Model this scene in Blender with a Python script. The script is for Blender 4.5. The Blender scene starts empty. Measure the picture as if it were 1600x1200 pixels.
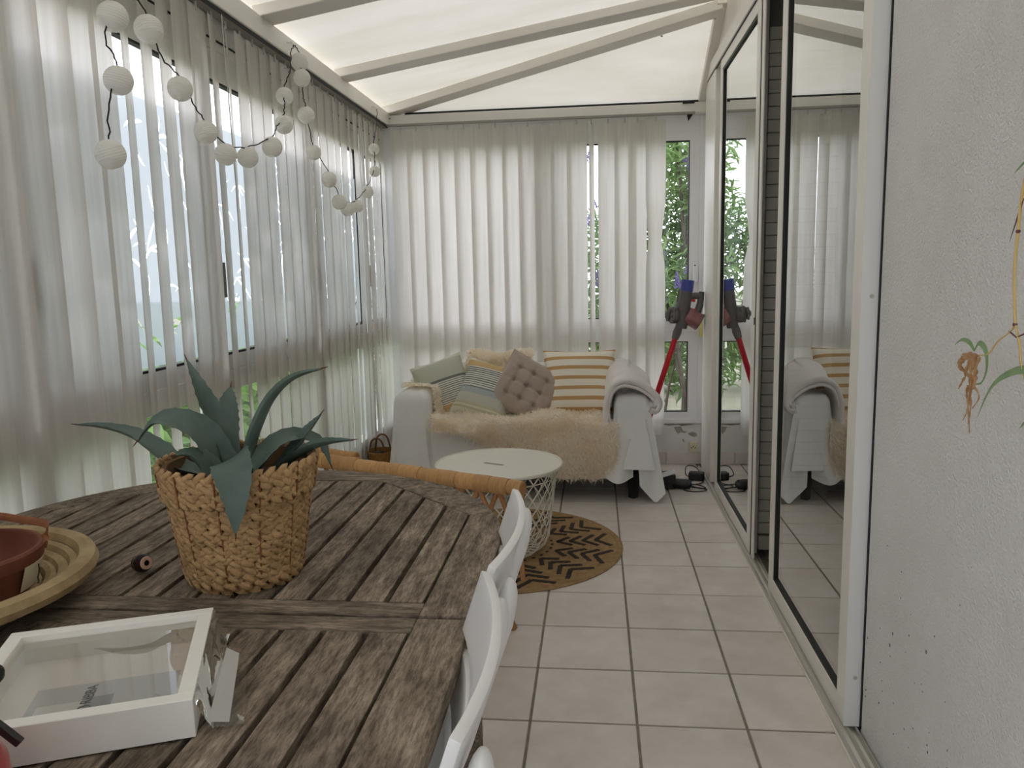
import bpy, bmesh, math, random
from math import sin, cos, pi, radians, sqrt, exp
from mathutils import Vector, Matrix, noise as mnoise
random.seed(7)
S = bpy.context.scene
COL = S.collection

# ------------------------------------------------------------------ camera, world, exposure
cam_d = bpy.data.cameras.new('camera'); cam = bpy.data.objects.new('camera', cam_d); COL.objects.link(cam)
cam_d.sensor_width = 36.0; cam_d.lens = 27.417; cam_d.clip_start = 0.02
yaw, pitch, roll = -0.107845, -0.142295, -0.0218303
fw = Vector((sin(yaw)*cos(pitch), cos(yaw)*cos(pitch), sin(pitch)))
rt = Vector((cos(yaw), -sin(yaw), 0)); up = rt.cross(fw)
r2 = cos(roll)*rt + sin(roll)*up; u2 = -sin(roll)*rt + cos(roll)*up
cam.matrix_world = Matrix(((r2.x, u2.x, -fw.x, 0), (r2.y, u2.y, -fw.y, 0), (r2.z, u2.z, -fw.z, 1.2579), (0, 0, 0, 1)))
S.camera = cam
W = bpy.data.worlds.new('overcast_sky'); S.world = W; W.use_nodes = True
bg = W.node_tree.nodes['Background']; bg.inputs[0].default_value = (0.93, 0.95, 1.04, 1); bg.inputs[1].default_value = 2.35
S.view_settings.view_transform = 'Standard'; S.view_settings.look = 'None'
S.view_settings.exposure = 0.58; S.view_settings.gamma = 1.0; S.view_settings.use_curve_mapping = False
S.cycles.max_bounces = 14; S.cycles.diffuse_bounces = 8; S.cycles.transparent_max_bounces = 16; S.cycles.transmission_bounces = 10

# ------------------------------------------------------------------ mesh helpers
ORG = {}
class MB:
    def __init__(s): s.v = []; s.f = []
    def add(s, vs, fs):
        n = len(s.v); s.v += [tuple(v) for v in vs]; s.f += [tuple(i+n for i in f) for f in fs]; return s
    def box(s, x0, x1, y0, y1, z0, z1):
        return s.add([(x0,y0,z0),(x1,y0,z0),(x1,y1,z0),(x0,y1,z0),(x0,y0,z1),(x1,y0,z1),(x1,y1,z1),(x0,y1,z1)],
                     [(3,2,1,0),(4,5,6,7),(0,1,5,4),(1,2,6,5),(2,3,7,6),(3,0,4,7)])
    def obox(s, c, ax, ay, az, hx, hy, hz):
        c = Vector(c); ax = Vector(ax).normalized()*hx; ay = Vector(ay).normalized()*hy; az = Vector(az).normalized()*hz
        return s.add([c+i*ax+j*ay+k*az for k in (-1,1) for i,j in ((-1,-1),(1,-1),(1,1),(-1,1))],
                     [(3,2,1,0),(4,5,6,7),(0,1,5,4),(1,2,6,5),(2,3,7,6),(3,0,4,7)])
    def beam(s, a, b, w, h, upv=(0,0,1)):
        a = Vector(a); b = Vector(b); t = (b-a); L = t.length; t.normalize()
        sd = t.cross(Vector(upv)).normalized(); u = sd.cross(t)
        return s.obox((a+b)/2, t, sd, u, L/2, w/2, h/2)
    def tube(s, pts, r, n=8, closed=False, flat=1.0, upv=None):
        P = [Vector(p) for p in pts]; m = len(P); rs = r if isinstance(r, (list, tuple)) else [r]*m
        base = len(s.v); prev = None
        for i, p in enumerate(P):
            if closed: t = P[(i+1) % m] - P[i-1]
            else: t = P[min(i+1, m-1)] - P[max(i-1, 0)]
            t = t.normalized() if t.length > 1e-9 else Vector((0,0,1))
            ref = Vector(upv) if upv else (prev if prev is not None else (Vector((0,0,1)) if abs(t.z) < .9 else Vector((1,0,0))))
            a = (ref - t*ref.dot(t)); a = a.normalized() if a.length > 1e-6 else t.orthogonal().normalized()
            b = t.cross(a); prev = a
            for k in range(n):
                q = 2*pi*k/n; s.v.append(tuple(p + rs[i]*(cos(q)*a + flat*sin(q)*b)))
        for i in range(m if closed else m-1):
            j = (i+1) % m
            for k in range(n):
                l = (k+1) % n
                s.f.append((base+i*n+k, base+i*n+l, base+j*n+l, base+j*n+k))
        if not closed:
            s.f.append(tuple(base+k for k in reversed(range(n)))); s.f.append(tuple(base+(m-1)*n+k for k in range(n)))
        return s
    def lathe(s, prof, n=24, c=(0,0,0), closed=False, sx=1.0, sy=1.0):
        base = len(s.v); m = len(prof)
        for r, z in prof:
            for k in range(n):
                q = 2*pi*k/n; s.v.append((c[0]+sx*r*cos(q), c[1]+sy*r*sin(q), c[2]+z))
        for i in range(m if closed else m-1):
            j = (i+1) % m
            for k in range(n):
                l = (k+1) % n
                s.f.append((base+i*n+k, base+i*n+l, base+j*n+l, base+j*n+k))
        return s
    def ball(s, c, r, n=12, m=8, sc=(1,1,1), rot=None):
        base = len(s.v); c = Vector(c)
        def P(v):
            v = Vector((v[0]*sc[0], v[1]*sc[1], v[2]*sc[2]))*r
            if rot is not None: v = rot @ v
            return tuple(c+v)
        s.v.append(P((0,0,-1)))
        for i in range(1, m):
            a = -pi/2 + pi*i/m
            for k in range(n): s.v.append(P((cos(a)*cos(2*pi*k/n), cos(a)*sin(2*pi*k/n), sin(a))))
        s.v.append(P((0,0,1))); top = len(s.v)-1
        for k in range(n):
            l = (k+1) % n
            s.f.append((base, base+1+l, base+1+k))
            for i in range(m-2): s.f.append((base+1+i*n+k, base+1+i*n+l, base+1+(i+1)*n+l, base+1+(i+1)*n+k))
            s.f.append((base+1+(m-2)*n+k, base+1+(m-2)*n+l, top))
        return s
    def prism(s, poly, z0, z1):
        n = len(poly); b = len(s.v)
        s.v += [(x,y,z0) for x,y in poly] + [(x,y,z1) for x,y in poly]
        s.f.append(tuple(b+i for i in reversed(range(n)))); s.f.append(tuple(b+n+i for i in range(n)))
        for i in range(n): j = (i+1) % n; s.f.append((b+i, b+j, b+n+j, b+n+i))
        return s
    def extrude(s, poly3, d):
        n = len(poly3); b = len(s.v); d = Vector(d)
        s.v += [tuple(p) for p in poly3] + [tuple(Vector(p)+d) for p in poly3]
        s.f.append(tuple(b+i for i in range(n))); s.f.append(tuple(b+n+i for i in reversed(range(n))))
        for i in range(n): j = (i+1) % n; s.f.append((b+j, b+i, b+n+i, b+n+j))
        return s
    def grid(s, fn, nu, nv):
        b = len(s.v)
        for j in range(nv+1):
            for i in range(nu+1): s.v.append(tuple(fn(i/nu, j/nv)))
        for j in range(nv):
            for i in range(nu):
                a = b+j*(nu+1)+i; s.f.append((a, a+1, a+nu+2, a+nu+1))
        return s
    def shell(s, fn, nu, nv, th):
        # a grid with thickness: fn gives a point, th is the offset along the local normal
        P = [[Vector(fn(i/nu, j/nv)) for i in range(nu+1)] for j in range(nv+1)]
        def N(i, j):
            a = P[j][min(i+1,nu)]-P[j][max(i-1,0)]; c = P[min(j+1,nv)][i]-P[max(j-1,0)][i]
            n = a.cross(c); return n.normalized() if n.length > 1e-12 else Vector((0,0,1))
        b = len(s.v); w = nu+1
        for j in range(nv+1):
            for i in range(nu+1): s.v.append(tuple(P[j][i]))
        for j in range(nv+1):
            for i in range(nu+1): s.v.append(tuple(P[j][i]+N(i,j)*th))
        o = (nu+1)*(nv+1)
        for j in range(nv):
            for i in range(nu):
                a = b+j*w+i; s.f.append((a, a+w, a+w+1, a+1)); s.f.append((a+o, a+1+o, a+w+1+o, a+w+o))
        for i in range(nu):
            a = b+i; s.f.append((a, a+1, a+1+o, a+o)); a = b+nv*w+i; s.f.append((a+1, a, a+o, a+1+o))
        for j in range(nv):
            a = b+j*w; s.f.append((a+w, a, a+o, a+w+o)); a = b+j*w+nu; s.f.append((a, a+w, a+w+o, a+o))
        return s
    def build(s, name, mat, parent=None, smooth=None, bevel=0.0, seg=2):
        o0 = ORG.get(parent.name, Vector((0,0,0))) if parent else Vector((0,0,0))
        me = bpy.data.meshes.new(name)
        me.from_pydata([(v[0]-o0.x, v[1]-o0.y, v[2]-o0.z) for v in s.v], [], s.f); me.validate()
        if bevel:
            bm = bmesh.new(); bm.from_mesh(me); bmesh.ops.remove_doubles(bm, verts=bm.verts, dist=1e-6)
            es = [e for e in bm.edges if len(e.link_faces) == 2 and e.calc_face_angle(0) > .5]
            bmesh.ops.bevel(bm, geom=es, offset=bevel, segments=seg, affect='EDGES', profile=.5); bm.to_mesh(me); bm.free()
        if smooth is not None:
            me.polygons.foreach_set('use_smooth', [True]*len(me.polygons))
            if smooth < 179: me.set_sharp_from_angle(angle=radians(smooth))
        me.materials.append(mat); me.update()
        ob = bpy.data.objects.new(name, me); COL.objects.link(ob)
        if parent: ob.parent = parent
        ORG[ob.name] = o0.copy()
        return ob
def thing(name, label, cat, loc=(0,0,0), group=None, rz=0.0):
    o = bpy.data.objects.new(name, None); COL.objects.link(o); o.empty_display_size = .05
    o.location = loc; o.rotation_euler = (0,0,rz); o['label'] = label; o['category'] = cat
    if group: o['group'] = group
    ORG[o.name] = Vector(loc); return o
def tag(o, label, cat, group=None, kind=None):
    o['label'] = label; o['category'] = cat
    if group: o['group'] = group
    if kind: o['kind'] = kind
    return o
def lab(o, label): o['label'] = label; return o
def struct(o, label=None, cat=None):
    o['kind'] = 'structure'
    if label: o['label'] = label
    if cat: o['category'] = cat
    return o
def sroot(name, loc=(0,0,0), label=None, cat=None):
    o = bpy.data.objects.new(name, None); COL.objects.link(o); o.location = loc; ORG[o.name] = Vector(loc)
    return struct(o, label, cat)
def stuff(o): o['kind'] = 'stuff'; return o
def copy_tree(root, loc=None, rz=None):
    c = root.copy(); COL.objects.link(c)
    if loc is not None: c.location = loc
    if rz is not None: c.rotation_euler = (0,0,rz)
    for ch in root.children:
        d = ch.copy(); COL.objects.link(d); d.parent = c
        for g in ch.children:
            e = g.copy(); COL.objects.link(e); e.parent = d
    return c
def spline(P, n):
    P = [Vector(p) for p in P]; out = []
    m = len(P)-1
    for i in range(m):
        a = P[max(i-1,0)]; b = P[i]; c = P[i+1]; d = P[min(i+2,m)]
        for k in range(n):
            t = k/n
            out.append(.5*((2*b)+(c-a)*t+(2*a-5*b+4*c-d)*t*t+(3*b-a-3*c+d)*t**3))
    out.append(P[-1]); return out

# ------------------------------------------------------------------ materials
def lin(c):
    return tuple(((x/255)/12.92 if x/255 <= .04045 else ((x/255+.055)/1.055)**2.4) for x in c)
def nd(nt, t, **kw):
    n = nt.nodes.new(t)
    for k, v in kw.items():
        if k in n.inputs: n.inputs[k].default_value = v
        else: setattr(n, k, v)
    return n
def mapped(nt, scale=(1,1,1), rnd=True, rot=(0,0,0)):
    tc = nd(nt, 'ShaderNodeTexCoord'); mp = nd(nt, 'ShaderNodeMapping'); mp.inputs['Scale'].default_value = scale; mp.inputs['Rotation'].default_value = rot
    nt.links.new(tc.outputs['Object'], mp.inputs['Vector'])
    if rnd:
        oi = nd(nt, 'ShaderNodeObjectInfo'); ml = nd(nt, 'ShaderNodeMath', operation='MULTIPLY'); ml.inputs[1].default_value = 37.0
        nt.links.new(oi.outputs['Random'], ml.inputs[0]); nt.links.new(ml.outputs[0], mp.inputs['Location'])
    return mp.outputs['Vector']
def mat(name, c, rough=.5, c2=None, ns=20.0, stretch=(1,1,1), detail=6.0, lo=.35, hi=.65, bump=0.0, bs=None, bstretch=None, metal=0.0,
        spec=.5, rnd=True, var=0.0, translucent=0.0, coat=0.0, sheen=0.0, bdist=.01):
    m = bpy.data.materials.new(name); m.use_nodes = True; nt = m.node_tree; L = nt.links
    b = nt.nodes['Principled BSDF']; out = nt.nodes['Material Output']
    c = lin(c)+(1,); b.inputs['Base Color'].default_value = c; b.inputs['Roughness'].default_value = rough
    b.inputs['Metallic'].default_value = metal; b.inputs['Specular IOR Level'].default_value = spec
    b.inputs['Coat Weight'].default_value = coat; b.inputs['Sheen Weight'].default_value = sheen
    src = None
    if c2:
        v = mapped(nt, stretch, rnd); n = nd(nt, 'ShaderNodeTexNoise', Scale=ns, Detail=detail, Roughness=.6); L.new(v, n.inputs['Vector'])
        r = nd(nt, 'ShaderNodeValToRGB'); r.color_ramp.elements[0].position = lo; r.color_ramp.elements[1].position = hi
        r.color_ramp.elements[0].color = c; r.color_ramp.elements[1].color = lin(c2)+(1,)
        L.new(n.outputs['Fac'], r.inputs['Fac']); src = r.outputs['Color']
    if var:
        oi = nd(nt, 'ShaderNodeObjectInfo'); mr = nd(nt, 'ShaderNodeMapRange'); mr.inputs['To Min'].default_value = 1-var; mr.inputs['To Max'].default_value = 1+var
        L.new(oi.outputs['Random'], mr.inputs['Value'])
        hs = nd(nt, 'ShaderNodeHueSaturation'); hs.inputs['Color'].default_value = c
        if src: L.new(src, hs.inputs['Color'])
        L.new(mr.outputs['Result'], hs.inputs['Value']); src = hs.outputs['Color']
    if src: L.new(src, b.inputs['Base Color'])
    if bump:
        v = mapped(nt, bstretch or stretch, rnd); n = nd(nt, 'ShaderNodeTexNoise', Scale=bs or ns*3, Detail=4.0, Roughness=.6); L.new(v, n.inputs['Vector'])
        bp = nd(nt, 'ShaderNodeBump', Strength=bump, Distance=bdist); L.new(n.outputs['Fac'], bp.inputs['Height']); L.new(bp.outputs['Normal'], b.inputs['Normal'])
    if translucent:
        t = nd(nt, 'ShaderNodeBsdfTranslucent'); t.inputs['Color'].default_value = c
        if src: L.new(src, t.inputs['Color'])
        mx = nd(nt, 'ShaderNodeMixShader'); mx.inputs[0].default_value = translucent
        L.new(b.outputs[0], mx.inputs[1]); L.new(t.outputs[0], mx.inputs[2]); L.new(mx.outputs[0], out.inputs['Surface'])
    return m
def stripes(name, stops, axis='X', rough=.85, size=1.0, bump=.15, bs=300.0):
    # flat print: constant bands along one local axis, stops = [(pos 0..1, rgb)]
    m = bpy.data.materials.new(name); m.use_nodes = True; nt = m.node_tree; L = nt.links; b = nt.nodes['Principled BSDF']
    b.inputs['Roughness'].default_value = rough; b.inputs['Specular IOR Level'].default_value = .2
    tc = nd(nt, 'ShaderNodeTexCoord'); sp = nd(nt, 'ShaderNodeSeparateXYZ'); L.new(tc.outputs['Object'], sp.inputs[0])
    mr = nd(nt, 'ShaderNodeMapRange'); mr.inputs['From Min'].default_value = -size/2; mr.inputs['From Max'].default_value = size/2
    L.new(sp.outputs[axis], mr.inputs['Value']); r = nd(nt, 'ShaderNodeValToRGB'); r.color_ramp.interpolation = 'CONSTANT'
    e = r.color_ramp.elements
    while len(e) < len(stops): e.new(.5)
    for k, (p, c) in enumerate(stops): e[k].position = p; e[k].color = lin(c)+(1,)
    L.new(mr.outputs['Result'], r.inputs['Fac']); L.new(r.outputs['Color'], b.inputs['Base Color'])
    n = nd(nt, 'ShaderNodeTexNoise', Scale=bs, Detail=3.0); L.new(tc.outputs['Object'], n.inputs['Vector'])
    bp = nd(nt, 'ShaderNodeBump', Strength=bump, Distance=.005); L.new(n.outputs['Fac'], bp.inputs['Height']); L.new(bp.outputs['Normal'], b.inputs['Normal'])
    return m
def glass_mat(name, layers=2.0, tint=(1,1,1), dirt=0.0):
    # flat glazing: Fresnel mirror over a clear sheet; 'layers' counts the glass faces that reflect
    m = bpy.data.materials.new(name); m.use_nodes = True; nt = m.node_tree; L = nt.links
    nt.nodes.remove(nt.nodes['Principled BSDF']); out = nt.nodes['Material Output']
    fr = nd(nt, 'ShaderNodeFresnel', IOR=1.5); a = nd(nt, 'ShaderNodeMath', operation='SUBTRACT'); a.inputs[0].default_value = 1.0
    L.new(fr.outputs[0], a.inputs[1]); p = nd(nt, 'ShaderNodeMath', operation='POWER'); p.inputs[1].default_value = layers; L.new(a.outputs[0], p.inputs[0])
    q = nd(nt, 'ShaderNodeMath', operation='SUBTRACT'); q.inputs[0].default_value = 1.0; L.new(p.outputs[0], q.inputs[1])
    t = nd(nt, 'ShaderNodeBsdfTransparent'); t.inputs[0].default_value = tuple(tint)+(1,); g = nd(nt, 'ShaderNodeBsdfGlossy', Roughness=0.0)
    g.inputs['Color'].default_value = (.97,.98,.97,1)
    mx = nd(nt, 'ShaderNodeMixShader'); L.new(q.outputs[0], mx.inputs[0]); L.new(t.outputs[0], mx.inputs[1]); L.new(g.outputs[0], mx.inputs[2])
    res = mx
    if dirt:
        d = nd(nt, 'ShaderNodeBsdfDiffuse'); d.inputs[0].default_value = (.7,.72,.7,1); m2 = nd(nt, 'ShaderNodeMixShader'); m2.inputs[0].default_value = dirt
        L.new(mx.outputs[0], m2.inputs[1]); L.new(d.outputs[0], m2.inputs[2]); res = m2
    L.new(res.outputs[0], out.inputs['Surface']); return m
def sheet_mat(name, c, transl, transp, diff, c2=None, ns=3.0, stretch=(1,1,1), gloss=0.0):
    # a thin sheet that scatters light through (frosted film, polycarbonate, blind fabric, plastic wrap)
    m = bpy.data.materials.new(name); m.use_nodes = True; nt = m.node_tree; L = nt.links
    nt.nodes.remove(nt.nodes['Principled BSDF']); out = nt.nodes['Material Output']
    t = nd(nt, 'ShaderNodeBsdfTranslucent'); d = nd(nt, 'ShaderNodeBsdfDiffuse'); col = lin(c)+(1,)
    t.inputs[0].default_value = col; d.inputs[0].default_value = col
    if c2:
        v = mapped(nt, stretch, True); n = nd(nt, 'ShaderNodeTexNoise', Scale=ns, Detail=5.0, Roughness=.6); L.new(v, n.inputs['Vector'])
        r = nd(nt, 'ShaderNodeValToRGB'); r.color_ramp.elements[0].position = .35; r.color_ramp.elements[1].position = .65
        r.color_ramp.elements[0].color = col; r.color_ramp.elements[1].color = lin(c2)+(1,); L.new(n.outputs['Fac'], r.inputs['Fac'])
        L.new(r.outputs['Color'], t.inputs[0]); L.new(r.outputs['Color'], d.inputs[0])
    mx = nd(nt, 'ShaderNodeMixShader'); mx.inputs[0].default_value = diff/(diff+transl); L.new(t.outputs[0], mx.inputs[1]); L.new(d.outputs[0], mx.inputs[2])
    res = mx
    if transp:
        tr = nd(nt, 'ShaderNodeBsdfTransparent'); m2 = nd(nt, 'ShaderNodeMixShader'); m2.inputs[0].default_value = transp
        L.new(mx.outputs[0], m2.inputs[1]); L.new(tr.outputs[0], m2.inputs[2]); res = m2
    if gloss:
        g = nd(nt, 'ShaderNodeBsdfGlossy', Roughness=.12); m3 = nd(nt, 'ShaderNodeMixShader'); fr = nd(nt, 'ShaderNodeFresnel', IOR=1.45)
        L.new(fr.outputs[0], m3.inputs[0]); L.new(res.outputs[0], m3.inputs[1]); L.new(g.outputs[0], m3.inputs[2]); res = m3
    L.new(res.outputs[0], out.inputs['Surface']); return m

ALU = mat('cream_lacquered_aluminium', (234,231,223), .38, c2=(228,225,217), ns=3, spec=.5)
ALU_W = mat('white_lacquered_aluminium', (232,232,232), .35, spec=.5)
RAFT = mat('beige_lacquered_rafter', (232,227,218), .45, c2=(226,221,212), ns=2)
GASK = mat('black_rubber_gasket', (22,22,24), .6)
TRACKM = mat('bare_aluminium_track', (196,194,188), .35, metal=.6)
TILE = mat('cream_ceramic_tile', (209,199,192), .40, c2=(227,221,216), ns=7, detail=7, lo=.3, hi=.72, var=.03, bump=.03, bs=60, spec=.4)
GROUT = mat('grey_tile_grout', (146,139,128), .9, c2=(128,121,110), ns=30)
PLASTER = mat('white_wall_plaster', (230,229,227), .85, c2=(220,218,215), ns=5, bump=.12, bs=90)
STUCCO = mat('rough_white_stucco', (244,243,241), .9, c2=(237,235,232), ns=4, detail=8, bump=.9, bs=150, bdist=.012, rnd=False)
POLY = sheet_mat('milky_polycarbonate', (212,207,195), .29, 0.0, .71, c2=(200,195,178), ns=2.2, stretch=(.5,1.6,1))
FILM = sheet_mat('frosted_window_film', (196,206,212), .42, .08, .58)
PANE = glass_mat('window_glass', 2.0)
DPANE = glass_mat('double_glazed_door_glass', 4.0, tint=(.46,.49,.47))
FABRIC = sheet_mat('slubbed_blind_fabric', (230,227,222), .48, 0.0, .52, c2=(219,215,208), ns=5, stretch=(10,10,.4))

# ------------------------------------------------------------------ setting: floor
XL, XR, YE, YB = -1.36, 0.645, 5.03, -2.4
fl = MB().box(XL-.1, XR+.1, YB-.1, YE+.1, -.05, -.004).build('floor', GROUT); struct(fl, 'cream ceramic tile floor with grey grout', 'floor')
gx = [-.190+.3*k for k in range(-4, 4)]; gy = [2.6435+.3*k for k in range(-18, 9)]
g = .004; tcache = {}
for i in range(len(gx)-1):
    for j in range(len(gy)-1):
        x0, x1 = max(gx[i]+g, XL), min(gx[i+1]-g, XR-.002); y0, y1 = max(gy[j]+g, YB), min(gy[j+1]-g, YE)
        if x1-x0 < .02 or y1-y0 < .02: continue
        k = (round(x1-x0,3), round(y1-y0,3)); cx, cy = (x0+x1)/2, (y0+y1)/2
        if k not in tcache:
            o = MB().box(-k[0]/2, k[0]/2, -k[1]/2, k[1]/2, -.006, 0).build('tile', TILE, None, bevel=.0012, seg=1); tcache[k] = o.data
        else:
            o = bpy.data.objects.new('tile', tcache[k]); COL.objects.link(o)
        o.parent = fl; o.location = (cx, cy, random.uniform(-.0004, .0002))

# walls: left low wall, end low wall
wl = MB().box(XL-.14, XL, YB-.1, YE, 0, .27).build('wall_left', PLASTER); struct(wl, 'low white plaster wall under the left windows', 'wall')
we = MB().box(XL-.14, .71, YE, YE+.14, 0, .272).build('wall_end', PLASTER); struct(we, 'low white plaster wall with peeling paint under the end window', 'wall')
PEEL = mat('bare_cement_under_paint', (176,170,158), .95, c2=(150,144,132), ns=40, bump=.3, bs=120)
for pts in ([(.42,.262),(.47,.255),(.53,.262),(.55,.25),(.62,.262),(.64,.268),(.42,.268)], [(.50,.245),(.545,.25),(.56,.222),(.585,.215),(.57,.205),(.545,.212),(.53,.20),(.515,.215)],
            [(.59,.205),(.62,.215),(.645,.205),(.65,.185),(.63,.18),(.60,.192)], [(.555,.17),(.565,.165),(.572,.14),(.56,.15)]):
    MB().extrude([(x, YE-.0015, z) for x, z in pts], (0,.002,0)).build('peeled_patch', PEEL, we)
bb = sroot('baseboard_end', (0,YE,0), 'cream tile skirting along the end wall', 'baseboard')
for k in range(8):
    x0, x1 = -1.35+.2573*k+.002, min(-1.35+.2573*(k+1)-.002, .668)
    if x1-x0 > .02: MB().box(x0, x1, YE-.009, YE, .002, .079).build('tile', TILE, bb, bevel=.001, seg=1)
bl = sroot('baseboard_left', (XL,0,0), 'cream tile skirting along the left wall', 'baseboard')
for k in range(25):
    y0, y1 = YB+.302*k+.002, YB+.302*(k+1)-.002
    if y1 < YE-.01: MB().box(XL, XL+.009, y0, y1, .002, .079).build('tile', TILE, bl, bevel=.001, seg=1)

# right stucco wall, lintel above the sliding door, far pier behind the open leaf, back wall
wr = MB().box(.70, .95, YB-.1, 2.02, -.02, 2.62)
wr.box(.70, .95, 2.02, 3.78, 2.36, 2.62).box(.70, .95, 3.78, YE+.14, -.02, 2.62)
wr = wr.build('wall_right', STUCCO); struct(wr, 'rough white stucco house wall on the right', 'wall')
STAIN = mat('grey_mould_speck', (112,108,114), .95)
rs = random.Random(3)
mb = MB()
for k in range(42):
    y = rs.uniform(1.5, 2.0); z = rs.choice([rs.uniform(.15,.62), rs.uniform(.12,.40)]); r = rs.uniform(.0008,.0028)*(1.2 if rs.random() < .2 else .7)
    n = 7; q0 = rs.uniform(0,6); mb.extrude([(.6992, y+r*rs.uniform(.6,1.2)*cos(q0+2*pi*i/n), z+r*rs.uniform(.7,1.9)*sin(q0+2*pi*i/n)) for i in range(n)], (.003,0,0))
stuff(mb.build('mould_specks', STAIN, wr))
crack = MB().box(.697,.702,2.016,2.024,.03,2.5).build('black_joint', GASK, wr)
wb = MB().box(XL-.14, .95, YB-.2, YB-.1, 0, .27).box(XL-.14, .95, YB-.2, YB-.1, 2.14, 2.62).build('wall_back', PLASTER); struct(wb, 'low white wall behind the viewer', 'wall')
wz = sroot('added_light_window', (0,YB-.15,.27), 'unseen glazed veranda end behind the viewer, added to let in light', 'window')  # unseen glazing, added to brighten the stucco wall, table and chairs
for x in (-1.36,-.70,-.04,.62): MB().box(x,x+.07,YB-.18,YB-.12,.27,2.14).build('post', ALU_W, wz)
for k in range(3): MB().add([(-1.29+.66*k,YB-.15,.27),(-.70+.66*k,YB-.15,.27),(-.70+.66*k,YB-.15,2.14),(-1.29+.66*k,YB-.15,2.14)], [(0,1,2,3)]).build('added_frosted_pane', FILM, wz)
# wall strip above the door frame
ws = MB().box(.675,.70, 1.9, YE, 2.385, 2.60).build('trim_1', RAFT); struct(ws, 'beige cover strip above the sliding door', 'trim')
# house interior seen through the opening
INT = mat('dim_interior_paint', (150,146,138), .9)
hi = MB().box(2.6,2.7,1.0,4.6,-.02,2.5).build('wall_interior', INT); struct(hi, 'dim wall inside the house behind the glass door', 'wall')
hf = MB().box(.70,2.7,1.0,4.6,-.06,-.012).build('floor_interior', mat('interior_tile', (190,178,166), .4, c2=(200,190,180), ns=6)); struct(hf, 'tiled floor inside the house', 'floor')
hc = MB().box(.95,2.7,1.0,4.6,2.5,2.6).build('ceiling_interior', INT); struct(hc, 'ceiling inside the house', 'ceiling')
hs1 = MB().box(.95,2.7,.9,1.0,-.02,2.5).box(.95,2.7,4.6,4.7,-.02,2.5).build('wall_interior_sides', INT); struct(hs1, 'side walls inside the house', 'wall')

# ------------------------------------------------------------------ roof
def roofz(x): return 2.25 + .16*(x+1.305)
roof = sroot('ceiling', (0,0,2.2), 'sloping milky polycarbonate roof with beige rafters', 'roof')
APX = Vector((.65, 4.33, roofz(.65))); CRN = Vector((-1.305, 4.995, 2.245))
rys = [4.075-.959*k for k in range(7)]
for k in range(len(rys)):
    ya = rys[k]; yb = rys[k-1] if k else None
    if k: P = [(-1.36,ya,roofz(-1.36)+.045),(.70,ya,roofz(.70)+.045),(.70,yb,roofz(.70)+.045),(-1.36,yb,roofz(-1.36)+.045)]
    else: P = [(-1.36,ya,roofz(-1.36)+.045),(.70,ya,roofz(.70)+.045),(.70,APX.y,roofz(.70)+.045),(-1.36,5.02,roofz(-1.36)+.045)]
    MB().add(P, [(0,1,2,3)]).build('roof_panel', POLY, roof)
MB().add([(-1.36,-2.62,roofz(-1.36)+.045),(.70,-2.62,roofz(.70)+.045),(.70,rys[-1],roofz(.70)+.045),(-1.36,rys[-1],roofz(-1.36)+.045)], [(0,1,2,3)]).build('roof_panel', POLY, roof)
# hip end panel: rises from the end beam towards the house wall
MB().add([(-1.36,5.03,2.262),(.70,5.03,2.262),(.70,4.33,2.605)], [(0,1,2)]).build('roof_panel', POLY, roof)
for y in rys:
    a = Vector((-1.30, y, roofz(-1.30))); b = Vector((.675, y, roofz(.675))); n = Vector((-.16,0,1)).normalized()
    MB().beam(a+n*.022, b+n*.022, .125, .044, n).build('rafter', RAFT, roof, bevel=.004)
MB().beam(CRN+Vector((0,0,.02)), APX+Vector((.02,0,.02)), .12, .05).build('hip_rafter', RAFT, roof, bevel=.004)
MB().beam((.652,4.99,2.262), (.652,4.28,2.605), .05, .05).build('wall_beam', RAFT, roof, bevel=.003)
MB().box(-1.39,-1.272, YB-.2, YE+.05, 2.18, 2.258).build('eave_beam', ALU, roof, bevel=.004)
MB().box(-1.39,.70, YE-.075, YE+.07, 2.186, 2.245).build('end_beam', ALU, roof, bevel=.004)
MB().box(-1.18,.64, YE-.045, YE+.01, 2.246, 2.262).build('sealing_strip', GASK, roof)
MB().box(.53,.60, YE-.085, YE-.02, 2.236, 2.252).build('bracket', GASK, roof)
MB().extrude([(.555,YE-.08,2.184),(.60,YE-.08,2.184),(.565,YE-.08,2.135)], (0,.01,0)).build('hook_bracket', GASK, roof)
for x, y, z in ((-1.255,4.90,2.236),(.36,4.41,2.50)):
    MB().lathe([(0,0),(.006,0),(.006,-.004),(0,-.004)], 10, (x,y,z-.02)).build('screw', GASK, roof)
for z in (2.565, 2.535): MB().lathe([(0,-.003),(.006,-.003),(.006,.003),(0,.003)], 10, (.628,4.36,z)).build('screw', TRACKM, roof)

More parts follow.
